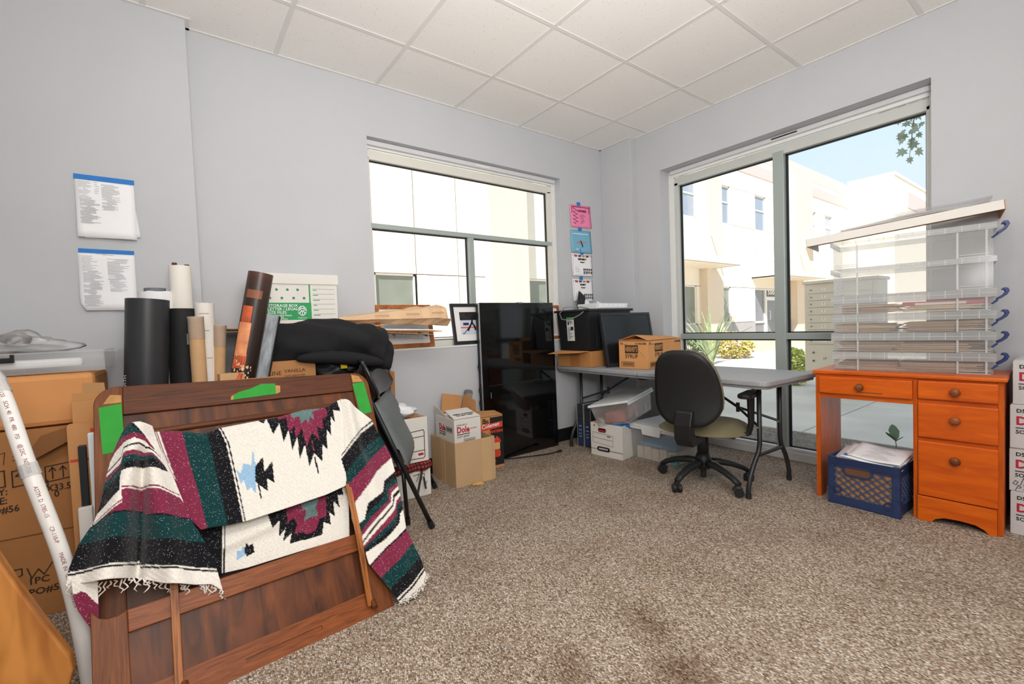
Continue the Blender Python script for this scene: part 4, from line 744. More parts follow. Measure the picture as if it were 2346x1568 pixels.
# ------------------------------------------------------------------ panelled wooden frame with green tape
W1 = wood('#391b0b', '#6d3918', (5, 110, 110), .5, contrast=(.25, .78), coat=.06); W2 = wood('#3c1c0b', '#74401d', (60, 5, 5), .5, contrast=(.25, .78), coat=.06)
WP = wood('#331607', '#7d4216', (16, 3.0, 3.0), .45, contrast=(.30, .82), coat=.08, detail=8); WR = wood('#5d2c0d', '#985324', (5, 110, 110), .45, contrast=(.25, .78), coat=.08)
WV = wood('#522810', '#874d20', (110, 5, 5), .5, contrast=(.25, .78), coat=.06)
hb = thing('folding_cot', 'dark stained folding wooden frame of two panelled boards with green tape', 'cot end', T(0, 0, 0))
FBk = fr((0, 1.83, 0), (1, 0, 0), y=(0, .456, .89)); FFr = fr((0, 1.625, 0), (1, .064, 0), y=(0, .495, .869))
def arc(cx, cy, r, a0, a1, n=7): return [(cx+r*math.cos(math.radians(a0+(a1-a0)*i/n)), cy+r*math.sin(math.radians(a0+(a1-a0)*i/n))) for i in range(n+1)]
MB(FBk).prism([(-.236, 0), (-.165, 0), (-.165, .998)]+arc(-.178, .930, .069, 90, 180), -.03, 0).build('stile', WV, hb, .003)
MB(FBk).prism([(.690, 0), (.757, 0)]+arc(.698, .893, .072, 0, 90)+[(.690, .966)], -.03, 0).build('stile', WV, hb, .003)
MB(FBk).prism([(-.165, .882), (.690, .872), (.690, .966), (-.165, .998)], -.028, -.001).build('rail', W1, hb, .003)
MB(FBk).box(-.165, .690, 0, .10, -.028, -.001).build('rail', W1, hb, .003); MB(FBk).prism([(-.165, .10), (.690, .10), (.690, .872), (-.165, .882)], -.024, -.012).build('panel', WP, hb)
MB(FFr).prism([(-.222, 0), (-.142, 0), (-.142, .302), (-.15, .296), (-.165, .291), (-.185, .292), (-.203, .30), (-.215, .316), (-.222, .328)], -.04, 0).build('stile', WV, hb, .002)
MB(FFr).box(.556, .634, 0, .30, -.04, 0).build('stile', WV, hb, .002)
MB(FFr).box(-.142, .556, .236, .300, -.04, 0).build('rail', WR, hb, .003)
MB(FFr).box(-.142, .556, .082, .236, -.03, -.014).build('panel', WP, hb)
k = MB(FFr); k.prism([(-.142, 0), (.634, 0), (.634, .082), (-.142, .082)], -.04, -.006); 
sl = rrect(.235, .013, .006, 4, .252, .036)
MB(FFr).box(-.142, .556, 0, .0295, -.006, .0).box(-.142, .556, .0425, .082, -.006, 0).box(-.142, .1345, .0295, .0425, -.006, 0).box(.3695, .556, .0295, .0425, -.006, 0).build('rail_face', WR, hb)
k.build('rail', WR, hb)
for x0 in (-.037, .539):
    q = MB(); e0 = .064*x0; path = [(1.640+e0, .045), (1.775, .285), (2.047, .725)]; rows = []
    for (y_, z_) in path: rows.append([(x0-.0105, y_-.012, z_-.007), (x0+.0105, y_-.012, z_-.007), (x0+.0105, y_+.004, z_+.003), (x0-.0105, y_+.004, z_+.003)])
    q.hexa(rows[0], rows[1]).hexa(rows[1], rows[2]).build('arm', wood('#6b3815', '#a8662c', (110, 5, 5), .45, coat=.1), hb, .001)
    MB().tube([(x0+.012, 1.642+e0, .050), (x0+.012, 1.612+e0, .036)], .010, 10).build('peg', W2, hb)
MB().tube([(-.125, 2.052, .733), (.585, 2.056, .742)], .012, 12).build('bar', W1, hb)
GT = mat('#2f9a35', .75, var=.06, vs=20, bump=.1, bs=80); SCR = mat('#b98a52', .8, var=.2, vs=40)
MB(FBk).prism([(-.232, .918), (-.168, .926), (-.160, .742), (-.222, .740)], 0, .0012).build('green_tape', GT, hb); MB(FBk).prism([(.692, .908), (.748, .912), (.757, .752), (.700, .745)], 0, .0012).build('green_tape', GT, hb)
MB(FBk).prism([(.190, .893), (.355, .898), (.356, .948), (.30, .952), (.26, .935), (.215, .925), (.195, .915)], 0, .0012).build('green_tape', GT, hb)
for P in ([(.182, .893), (.190, .893), (.195, .915), (.184, .908)], [(.355, .898), (.372, .905), (.375, .935), (.356, .940)], [(-.22, .93), (-.168, .93), (-.168, .96), (-.20, .965)], [(.695, .915), (.744, .915), (.73, .945), (.695, .955)]): MB(FBk).prism(P, 0, .0008).build('bare_patch', SCR, hb)

# ------------------------------------------------------------------ striped blanket
def blanket():
    PAL = {'w': S('#e4dfd6'), 'k': S('#16161a'), 'g': S('#12393a'), 'm': S('#7c2b45'), 't': S('#5f7a78'), 'b': S('#93b7d6')}
    root = thing('serape_blanket', 'striped woven blanket in cream, black, green and burgundy over the wooden frame', 'blanket', T(0, 0, 0))
    def resample(P, n):
        P = [Vector(p)/1000 for p in P]; L = [0]
        for a, b in zip(P, P[1:]): L.append(L[-1]+(b-a).length)
        out = []; j = 0
        for i in range(n):
            d = L[-1]*i/(n-1)
            while j < len(P)-2 and L[j+1] < d: j += 1
            f = (d-L[j])/max(1e-9, L[j+1]-L[j]); out.append(P[j].lerp(P[j+1], min(1, max(0, f))))
        for _ in range(3): out = [out[0]]+[(out[i-1]+out[i]*2+out[i+1])/4 for i in range(1, n-1)]+[out[-1]]
        return out
    def inside(p, poly):
        x, y = p; c = False; j = len(poly)-1
        for i in range(len(poly)):
            xi, yi = poly[i]; xj, yj = poly[j]
            if (yi > y) != (yj > y) and x < (xj-xi)*(y-yi)/(yj-yi)+xi: c = not c
            j = i
        return c
    def gauss(p, a, b, w):
        a, b = Vector(a), Vector(b); ab = b-a; t_ = max(0, min(1, (p-a).dot(ab)/ab.length_squared)); d = (p-(a+ab*t_)).length; return math.exp(-(d/w)**2)
    FOLD = {'L': [((-.113, .74), (-.195, .34), .045, .060), ((-.100, .66), (-.128, .33), .018, -.045), ((-.08, .64), (-.03, .27), .04, .050), ((.03, .40), (.06, .26), .04, .010)],
            'C': [((.02, .70), (.08, .42), .05, .008), ((.40, .74), (.43, .46), .06, .006), ((.573, .75), (.545, .46), .03, .012)],
            'R': [((.60, .74), (.60, .50), .022, .022), ((.60, .50), (.69, .10), .045, .028), ((.70, .62), (.73, .40), .03, -.012), ((.70, .35), (.76, .12), .03, .012)], 'K': [((.10, .33), (.5, .40), .02, .015)], 'T': []}
    vs = []; fs = []; cols = []
    for key, base, slope, off in (('K', 1.70, .50, .0), ('T', 1.70, .30, 0), ('C', 1.635, .55, .002), ('R', 1.635, .55, .008), ('L', 1.635, .55, .010)):
        b = BL[key]; paint = BL['paint'] if key in 'LCR' else BL['bpaint'] if key == 'K' else BL['tpaint']
        paint = [(c, q, min(x for x, y in q), max(x for x, y in q), min(y for x, y in q), max(y for x, y in q)) for c, q in paint]
        def ln(P): return sum(math.dist(p, q) for p, q in zip(P, P[1:]))
        nu = max(4, int(max(ln(b['top']), ln(b['bottom']))/3)); nv = max(4, int(max(ln(b['left']), ln(b['right']))/3))
        tp, bt, lf, rg = resample(b['top'], nu), resample(b['bottom'], nu), resample(b['left'], nv), resample(b['right'], nv); n0 = len(vs); nrm = Vector((0, -1, slope)).normalized()
        for i in range(nv):
            v = i/(nv-1)
            for j in range(nu):
                u = j/(nu-1)
                p = tp[j]*(1-v)+bt[j]*v+lf[i]*(1-u)+rg[i]*u-(tp[0]*(1-u)*(1-v)+tp[-1]*u*(1-v)+bt[0]*(1-u)*v+bt[-1]*u*v)
                h = off+sum(am*gauss(p, a_, b_, w_) for a_, b_, w_, am in FOLD[key])
                if key == 'C' and v < .12: h += .006*math.cos(v/.12*PI/2)-.016*(1-v/.12)**2
                P3 = Vector((p.x, base+slope*p.y, p.y))+nrm*(h+.0008*math.sin(p.x*400)*math.sin(p.y*380)); vs.append(P3)
                mx, my = p.x*1000, p.y*1000; c = 'w'
                for cc, q, x0, x1, y0, y1 in paint:
                    if x0 <= mx <= x1 and y0 <= my <= y1 and inside((mx, my), q): c = cc
                cols.append((*PAL[c], 1))
        for i in range(nv-1):
            for j in range(nu-1): q = n0+i*nu+j; fs.append((q, q+nu, q+nu+1, q+1))
    m, n, bs = nodes('woven_wool'); bs.inputs['Roughness'].default_value = 1; bs.inputs['Specular IOR Level'].default_value = .1; bs.inputs['Sheen Weight'].default_value = .15
    at = n.nodes.new('ShaderNodeVertexColor'); at.layer_name = 'dye'; t_ = n.nodes.new('ShaderNodeTexCoord')
    v = n.nodes.new('ShaderNodeTexVoronoi'); v.inputs['Scale'].default_value = 620; n.links.new(t_.outputs['Object'], v.inputs['Vector'])
    sp = n.nodes.new('ShaderNodeSeparateColor'); n.links.new(v.outputs['Color'], sp.inputs[0])
    fl = n.nodes.new('ShaderNodeMath'); fl.operation = 'GREATER_THAN'; fl.inputs[1].default_value = .978; n.links.new(sp.outputs[0], fl.inputs[0])
    f2 = n.nodes.new('ShaderNodeMath'); f2.operation = 'MULTIPLY'; f2.inputs[1].default_value = .55; n.links.new(fl.outputs[0], f2.inputs[0])
    mx = n.nodes.new('ShaderNodeMix'); mx.data_type = 'RGBA'; n.links.new(f2.outputs[0], mx.inputs[0]); n.links.new(at.outputs[0], mx.inputs[6]); mx.inputs[7].default_value = (.75, .74, .72, 1)
    nz = n.nodes.new('ShaderNodeTexNoise'); nz.inputs['Scale'].default_value = 260; nz.inputs['Detail'].default_value = 2; n.links.new(t_.outputs['Object'], nz.inputs['Vector'])
    mr = n.nodes.new('ShaderNodeMapRange'); mr.inputs[3].default_value = .72; mr.inputs[4].default_value = 1.28; n.links.new(nz.outputs['Fac'], mr.inputs[0])
    ml = n.nodes.new('ShaderNodeMix'); ml.data_type = 'RGBA'; ml.blend_type = 'MULTIPLY'; ml.inputs[0].default_value = 1; n.links.new(mx.outputs[2], ml.inputs[6]); n.links.new(mr.outputs[0], ml.inputs[7]); n.links.new(ml.outputs[2], bs.inputs['Base Color'])
    bp = n.nodes.new('ShaderNodeBump'); bp.inputs['Strength'].default_value = .5; bp.inputs['Distance'].default_value = .003; n.links.new(nz.outputs['Fac'], bp.inputs['Height']); n.links.new(bp.outputs[0], bs.inputs['Normal'])
    k = MB(); k.v = [tuple(p) for p in vs]; k.f = fs; o = k.build('woven_cloth', m, root, smooth=True, solid=.004)
    ca = o.data.color_attributes.new('dye', 'FLOAT_COLOR', 'POINT'); ca.data.foreach_set('color', [x for c in cols for x in c])
    R = random.Random(12); fr_ = MB()
    def strands(P, n_, L0, L1, off, dirx=0.0):
        Q = resample(P, n_)
        for i, p in enumerate(Q):
            if R.random() < .12: continue
            nrm = Vector((0, -1, .55)).normalized(); a = Vector((p.x, 1.635+.55*p.y, p.y))+nrm*off; L_ = R.uniform(L0, L1); dx = R.uniform(-.5, .5)+dirx; pts = [a]
            for s_ in range(1, 5): pts.append(a+Vector((dx*L_*s_/4+.006*math.sin(s_*2+i), -.12*L_*s_/4, -L_*s_/4*(1-.1*s_/4)))+nrm*.004*math.sin(s_*1.3+i))
            for p_ in pts: p_.z = max(p_.z, .004)
            fr_.tube(pts, [.0022, .0026, .0022, .0022, .0012], 5)
    strands(BL['L']['bottom'], 46, .018, .05, .012); strands(BL['R']['bottom'], 26, .010, .025, .010, .5)
    f = fr_.build('fringe', mat('#e6e1d8', .95, var=.04), root, smooth=True); f['kind'] = 'stuff'
blanket()
# ------------------------------------------------------------------ folding chair, cartons, television along the north wall
def fold_chair():
    t = thing('folding_chair', 'grey folding chair with black legs leaning behind the wooden frame', 'chair', T(0, 0, 0)); BK = mat('#17181a', .4, var=0); GV = mat('#6d7374', .55, var=.06, vs=30, bump=.35, bs=160)
    F1, R1, F2, R2 = Vector((1.053, 2.183, .011)), Vector((1.345, 2.715, .011)), Vector((.973, 2.31, .011)), Vector((1.205, 2.80, .011))
    n = Vector((-.875, .485, 0)); T1 = F1+n*.345+Vector((0, 0, .84)); T2 = R1+n*.345+Vector((0, 0, .84))
    R1s = R1
    for a, b in ((F1, T1), (R1s, T2)):
        MB().tube([a, a.lerp(b, .45), b], .0125, 12).build('leg', BK, t, smooth=True); d = (b-a).normalized(); MB().tube([a-d*.008, a+d*.03], .0155, 12).build('rubber_foot', BK, t)
    for a, b, s_ in ((F2, F1.lerp(T1, .40), .40), (R2, R1s.lerp(T2, .40), .40)):
        MB().tube([a, b], .011, 12).build('leg', BK, t, smooth=True); d = (b-a).normalized(); MB().tube([a-d*.008, a+d*.03], .014, 12).build('rubber_foot', BK, t)
    MB().tube([R1s.lerp(T2, .27), Vector((1.225, 2.60, .06))], .006, 8).build('brace', mat('#3b3d40', .35, metal=.5), t); MB().tube([F1.lerp(T1, .2), R1s.lerp(T2, .2)], .007, 8).build('stretcher', BK, t)
    # padded seat folded up steeply between the two main tubes
    A, B_ = F1.lerp(T1, .36), F1.lerp(T1, .80); C_, D = R1s.lerp(T2, .80), R1s.lerp(T2, .36); out = (B_-A).cross(D-A).normalized(); out = out if out.y < 0 or out.x > 0 else -out
    P = []; 
    for i in range(13):
        v = i/12; row_ = []
        for j in range(13):
            u = j/12; p = A.lerp(B_, v).lerp(D.lerp(C_, v), u); e = (1-(2*u-1)**6)*(1-(2*v-1)**6); cut = .06*max(0, abs(2*u-1)-.6)*(1 if v < .3 else 0)
            row_.append(p+out*(.012+.022*e)+Vector((0, 0, cut)))
        P.append(row_)
    MB().grid(P).build('seat', GV, t, smooth=True, solid=.004); Pb = [[P[i][j]-out*(.022+.022) for j in range(13)] for i in (0, 6, 12)]
    MB().grid(Pb).build('seat_pan', BK, t, solid=.004)
    # curved shiny back pad at the top
    A, B_ = F1.lerp(T1, .80), T1+(T1-F1)*.07; C_, D = T2+(T2-R1s)*.07, R1s.lerp(T2, .80); vs = [None]; fs = []; nn = 40
    def pt(u, v): p = A.lerp(B_, v).lerp(D.lerp(C_, v), u); return p+out*(.035-.05*(1-(2*u-1)**2)+.012)
    vs[0] = pt(.5, .5)
    for i in range(1, 7):
        for k_ in range(nn):
            x, y = 2*PI*k_/nn, i/6; c, s_ = math.cos(x), math.sin(x); r = (abs(c)**4+abs(s_)**4)**-.25*y; vs.append(pt(.5+.54*c*r, .5+.5*s_*r))
    for k_ in range(nn): fs.append((0, 1+k_, 1+(k_+1) % nn))
    for i in range(5):
        for k_ in range(nn): q = 1+i*nn; fs.append((q+k_, q+nn+k_, q+nn+(k_+1) % nn, q+(k_+1) % nn))
    MB().add(vs, fs).build('back_pad', mat('#24282a', .22, var=.04, spec=.7), t, smooth=True, solid=.014)
fold_chair()
t = carton('white_carton', 'low white carton with pen marks under the plaid cloth', T(.965, 2.655, 0, -.03), .318, .33, .192, WHITECB)
strokes(t, 'handwriting', [[(.20, .14), (.24, .145), (.22, .10)], [(.255, .105), (.26, .145), (.275, .14), (.272, .12), (.26, .12)], [(.215, .04), (.205, .055), (.212, .065)], [(.28, .06), (.29, .09)]], fr((0, -.0006, 0), FX, z=(0, -1, 0)), .004)
def plaid():
    m, n, b = nodes('plaid'); b.inputs['Roughness'].default_value = .95; t_ = n.nodes.new('ShaderNodeTexCoord'); w = []
    for d in ('X', 'Z'):
        v = n.nodes.new('ShaderNodeTexWave'); v.bands_direction = d; v.inputs['Scale'].default_value = 14; n.links.new(t_.outputs['Object'], v.inputs['Vector']); w.append(v)
    mx = n.nodes.new('ShaderNodeMath'); mx.operation = 'MULTIPLY'; n.links.new(w[0].outputs['Fac'], mx.inputs[0]); n.links.new(w[1].outputs['Fac'], mx.inputs[1])
    r = n.nodes.new('ShaderNodeValToRGB'); r.color_ramp.elements[0].color = (*S('#3d1a1a'), 1); r.color_ramp.elements[1].color = (*S('#b23a34'), 1); r.color_ramp.elements[0].position = .1; r.color_ramp.elements[1].position = .5; n.links.new(mx.outputs[0], r.inputs[0]); n.links.new(r.outputs[0], b.inputs['Base Color']); return m
o = MB().grid([[(.955+.34*j/16, 2.645+.012*math.sin(j*1.3)+y, .194+z+.004*math.sin(j*.9)) for j in range(17)] for y, z in ((-.008, -.028), (-.012, .0), (0, .018), (.05, .022), (.30, .022))]).build('plaid_cloth', plaid(), None, smooth=True, sub=1, solid=.008); tag(o, 'red and black plaid cloth folded between the two white cartons', 'cloth')
t = carton('bankers_box', 'open white file box with black outlines and a shirt on top', T(.97, 2.652, .222, -.02), .305, .34, .283, WHITECB, opened=True)
strokes(t, 'printed_form', [[(.09, .215), (.10, .235), (.12, .235), (.13, .22), (.12, .205), (.10, .205), (.09, .215)], [(.06, .03), (.06, .19), (.275, .20), (.28, .19), (.28, .03), (.27, .02), (.06, .03)], [(.06, .155), (.28, .16)], [(.06, .07), (.28, .07)], [(.19, .157), (.19, .195)]], fr((0, -.0006, 0), FX, z=(0, -1, 0)), .0045)
MB().box(.235, .27, -.001, 0, .04, .055).build('red_label', RED, t)
MB().box(.004, .301, .004, .336, .262, .268).build('inner_board', CB, t)
crumple('white_shirt', 'crumpled white shirt lying on the open file box', 'shirt', T(1.11, 2.80, .495), .14, .12, .062, mat('#e9e9ee', .9, var=.02), 31, amp=.45, fl=.5)
t = carton('corner_carton', 'brown carton with an open flap behind the folding chair', T(.99, 2.86, 0), .14, .13, .81, CB, opened=True, flaps=(('R', .03, 30),))
MB().hexa([(.10, -.02, .80), (.165, -.01, .79), (.155, -.03, .62), (.12, -.04, .70)], [(.10, -.016, .80), (.165, -.006, .79), (.155, -.026, .62), (.12, -.036, .70)]).build('hanging_flap', CBD, t)
# tan open carton with the fruit carton in it
t = carton('tan_carton', 'open tan carton on the carpet holding a white fruit mix carton', T(1.449, 2.611, 0, -.03), .312, .365, .300, mat('#c3a27c', .85, var=.04, vs=5, bump=.05), opened=True)
MB().box(.20, .28, -.0015, 0, .0, .30).build('tape_strip', mat('#cba97c', .6, var=.03), t); MB().box(-.0015, 0, .15, .21, 0, .29).build('tape_strip', mat('#cba97c', .6, var=.03), t)
crumple('torn_tape', 'torn scrap of brown tape at the foot of the tan carton', 'tape', T(1.60, 2.575, .001), .035, .018, .012, mat('#c9a15c', .6, var=.2), 17, amp=.6, fl=.5)
def fruit(t, w, face, h):
    """red and black trade print; face: frame of the printed side, w its width"""
    pass
DR = mat('#b3203a', .7, var=0)
t = carton('fruit_carton', 'white frozen fruit mix carton with torn flaps inside the tan carton', T(1.466, 2.640, .10, -.03), .205, .285, .350, WHITECB, lid=False)
LX, LZ = (0, -1, 0), (0, 0, 1)
for (o0, xd, off) in (((0, -.0008, 0), FX, .018), ((-.0008, .285, 0), LX, .06)):
    xv = Vector(xd); p = lambda a, z: tuple(Vector(o0)+xv*a+Vector((0, 0, z)))
    text(t, 'Dole', p(off, .245), xd, LZ, .058, DR, bold=.0018, sq=.84); MB().add([p(off, .243), p(off+.10, .243), p(off+.10, .248), p(off, .248)], [(0, 1, 2, 3)]).build('underline', INK, t, solid=.0006)
    text(t, 'SOFT SERVE', p(off, .218), xd, LZ, .020, INK, sq=.9); text(t, 'STRAWBERRY' if off < .02 else 'STRAWBERRY', p(off+.10, .27) if off < .02 else p(-.0+.02, .185), xd, LZ, .011, DR, sq=.8); text(t, 'D542-A0131' if off < .02 else 'SOFT SERVE MIX', p(off, .30) if off < .02 else p(.02, .165), xd, LZ, .016, INK)
    k = MB(); M = fr(p(.07 if off < .02 else .17, .175 if off < .02 else .255), xd, z=Vector(xd).cross(Vector(LZ))); line(k, [(0, 0), (.085, 0), (.085, .035), (0, .035)], .0025, M, closed=True)
    for i in range(14): k.box(.006+i*.0055, .006+i*.0055+.0015+.001*(i % 3), .006, .029, 0, .0004, M)
    k.build('barcode', INK, t)
MB().hexa([(0, 0, .350), (.205, 0, .350), (.195, .17, .385), (.02, .17, .385)], [(0, 0, .353), (.205, 0, .353), (.195, .17, .388), (.02, .17, .388)]).build('top_flap', WHITECB, t)
text(t, "NEEDS ATTENTION", (.03, .06, .3665), (1, 0, 0), (0, .98, .2), .018, INK, bold=.0008); text(t, 'DO NOT OPEN', (.045, .035, .3615), (1, 0, 0), (0, .98, .2), .018, INK, bold=.0008)
MB().hexa([(0, .10, .352), (0, .285, .352), (-.012, .275, .42), (-.01, .20, .40)], [(.003, .10, .352), (.003, .285, .352), (-.009, .275, .42), (-.007, .20, .40)]).build('side_flap', WHITECB, t)
MB().hexa([(.205, .05, .352), (.205, .275, .352), (.235, .275, .47), (.225, .09, .44)], [(.208, .05, .352), (.208, .275, .352), (.238, .275, .47), (.228, .09, .44)]).build('brown_flap', CB, t)
MB().hexa([(.05, .285, .352), (.205, .285, .352), (.235, .30, .455), (.07, .30, .49)], [(.05, .288, .352), (.205, .288, .352), (.235, .303, .455), (.07, .303, .49)]).build('brown_flap', CB, t)
k = thing('vacuum_head', 'grey plastic tool head sticking up behind the fruit carton', 'tool', fr((1.725, 2.958, .325), (.96, 0, -.25), y=(.25, 0.06, .96)))
MB().prism(rrect(.062, .27, .02, 5, 0, .135), -.018, .018).build('tool_body', mat('#6f6c69', .5, var=.05), k, .006); MB().prism(rrect(.048, .085, .01, 4, 0, .20), -.022, .0225).build('inset', mat('#8a8681', .5), k, .002)
# lantern box
t = carton('lantern_carton', 'black and orange camping lantern carton beside the television', T(1.770, 2.800, 0, -.07), .197, .12, .395, mat('#c98f5a', .8, var=.04), lid=False)
MB().box(.085, .197, -.0008, 0, .02, .385).build('black_print', mat('#1f1d1e', .6, var=0), t); OG = mat('#d8452a', .6, var=.03)
MB().prism([(.005, .29), (.192, .305), (.192, .348), (.01, .335)], .0009, .0014, fr((0, 0, 0), FX, z=(0, -1, 0))).build('red_band', OG, t); text(t, 'Coleman', (.012, -.0016, .298), (1, 0, .08), FZ, .042, PAPER, bold=.0006, shear=.15)
text(t, 'LANTERN', (.07, -.0014, .262), FX, FZ, .028, OG, bold=.001); text(t, 'THE', (.02, -.001, .368), FX, FZ, .014, INK, bold=.001); text(t, 'WORLD', (.02, -.001, .355), FX, FZ, .014, INK, bold=.001); text(t, 'FAMOUS', (.02, -.001, .342), FX, FZ, .014, INK, bold=.001)
k = MB(); Mf = fr((.14, -.0009, 0), FX, z=(0, -1, 0)); k.prism([(-.03, .205), (.03, .205), (.022, .222), (.008, .228), (.006, .238), (-.006, .238), (-.008, .228), (-.022, .222)], 0, .0005, Mf); k.prism(rrect(.056, .055, .018, 4, 0, .108), 0, .0005, Mf); k.box(-.034, .034, .190, .203, 0, .0005, Mf); k.build('lantern_print', OG, t)
MB().box(-.024, .024, .138, .19, 0, .0005, Mf).build('lantern_globe_print', mat('#d9b079', .6, var=.15, vs=60), t); MB().prism([(-.05, .03), (-.01, .055), (-.05, .075)], 0, .0006, Mf).build('corner_print', OG, t)
MB().hexa([(.0, .0, .395), (.197, 0, .395), (.19, .11, .41), (.01, .10, .425)], [(.0, .0, .398), (.197, 0, .398), (.19, .11, .413), (.01, .10, .428)]).build('top_flap', CB, t)
# television stood on its short side
t = thing('television', 'large black flat television standing on its short side against the wall', 'television', fr((1.897, 2.925, 0.001), (1, 0, 0), y=(0, .012, 1)))
MB().box(0, .757, 0, 1.248, -.065, -.012).build('cabinet', mat('#141516', .4, var=0), t, .012); MB().box(0, .757, 0, 1.248, -.012, 0).build('bezel', mat('#0b0b0d', .12, var=0, spec=.6), t, .004)
MB().box(.05, .715, .045, 1.20, 0, .0012).build('screen', mat('#08090a', .06, var=0, spec=.6), t); MB().box(-.004, .006, 0, 1.248, -.02, -.004).build('silver_edge', mat('#b9bcc0', .3, metal=.8, var=0), t, .002)
MB().box(.05, .715, .595, .600, .0013, .0016).build('seam', mat('#1d1e20', .3, var=0), t)
for i in range(4): MB().box(.068, .072, .50+i*.012, .508+i*.012, .0012, .0018).build('marking', mat('#b9bcc0', .5, var=0), t)
for z in (.42, .52, .70): MB().tube([(-.004, z, -.03), (-.016, z+.05, -.035), (-.004, z+.1, -.03)], .004, 6).build('side_button', mat('#141516', .4, var=0), t)
for x in (.38, .60): MB().box(x, x+.045, 1.244, 1.252, -.03, .004).build('blue_tape', mat('#7d9aa6', .5, var=0), t)
t = thing('power_cord', 'black power cord with plug lying on the carpet at the television foot', 'cord', T(0, 0, 0)); PL_ = [(2.05, 2.93, .006), (2.12, 2.88, .006), (2.22, 2.84, .006), (2.33, 2.80, .006), (2.42, 2.775, .006), (2.50, 2.77, .007)]
MB().tube(PL_, .005, 8).build('cable', mat('#1a1b1d', .5, var=0), t, smooth=True); MB().box(-.02, .02, -.011, .011, 0, .018).build('plug', mat('#2a2b2e', .5, var=0), t, .004); t.children[-1].matrix_basis = T(2.52, 2.768, .001, .2)
for s_ in (-.006, .006): MB().box(.02, .038, s_-.001, s_+.001, .006, .012, T(2.52, 2.768, .001, .2)).build('prong', mat('#c8c8c8', .3, metal=1, var=0), t)
# ------------------------------------------------------------------ folding table and what stands on it
BKM = mat('#26272a', .4, var=.03, spec=.5); GREYT = mat('#9b9da0', .6, var=.04, vs=30, bump=.12, bs=300)
MT = fr((2.61, 1.16, 0), (.999, -.041, 0), y=(.041, .999, 0))
t = thing('folding_table', 'long grey plastic folding table with black tube legs by the windows', 'table', MT)
for y0, y1 in ((0, .908), (.912, 1.82)):
    c = [(.0, y0), (.66, y0), (.66, y1), (0, y1)]; P = []
    for (x, y) in c:
        outer = (y == 0 or y == 1.82)
        P += [(x+(.05 if x == 0 else -.05)*(1-math.cos(a)), y) if False else (x, y) for a in (0,)] if not outer else []
        if not outer: P.append((x, y))
    r = .05
    if y0 == 0: P = arc(r, r, r, 180, 270)+arc(.66-r, r, r, 270, 360)+[(.66, y1), (0, y1)]
    else: P = [(0, y0), (.66, y0)]+arc(.66-r, 1.82-r, r, 0, 90)+arc(r, 1.82-r, r, 90, 180)
    MB().prism(P, .668, .700).build('tabletop', GREYT, t, .008, seg=3); Q = [(x*.97+.01, y+(.012 if y < .91 else -.012)) for x, y in P]; MB().prism(Q, .652, .667).build('table_skirt', mat('#84868a', .6), t, .003)
def leg_path(x0, xf, y): return [(x0, y, .65), (x0, y, .30), (x0+(xf-x0)*.12, y, .25), (x0+(xf-x0)*.55, y, .185), (x0+(xf-x0)*.85, y, .12), (xf, y, .06), (xf, y, 0.004)]
for y, dx in ((.13, 0), (1.67, 0)):
    for x0, xf in ((.17, .035), (.42, .53)):
        P = [Vector(p) for p in leg_path(x0, xf, y)]
        MB().tube(P, .0135, 12).build('leg', BKM, t, smooth=True)
        MB().tube([(xf, y, .0), (xf, y, .03)], .016, 12).build('leg_cap', BKM, t)
    MB().tube([(.15, y, .235), (.43, y, .235)], .013, 10).build('crossbar', BKM, t); MB().tube([(.10, y, .645), (.56, y, .645)], .012, 10).build('top_bar', BKM, t)
for s_, y in ((1, .13), (-1, 1.67)):
    a = Vector((.295, y+s_*.36, .63)); b = Vector((.295, y+s_*.20, .48))
    MB().tube([(.295, y+s_*.50, .645), b], .009, 8).build('brace', BKM, t); MB().tube([b, (.17, y, .40)], .008, 8).build('brace', BKM, t); MB().tube([b, (.42, y, .40)], .008, 8).build('brace', BKM, t); MB().tube([b-Vector((0, 0, .03)), b+Vector((0, 0, .03))], .012, 8).build('brace_ring', BKM, t)
    for x in (.17, .42): MB().tube([(x-.02, y, .40), (x+.02, y, .40)], .006, 8).build('rivet', mat('#b8babc', .3, metal=.8, var=0), t)
MB().box(.05, .61, .88, .94, .635, .652).build('hinge_plate', BKM, t, .002)

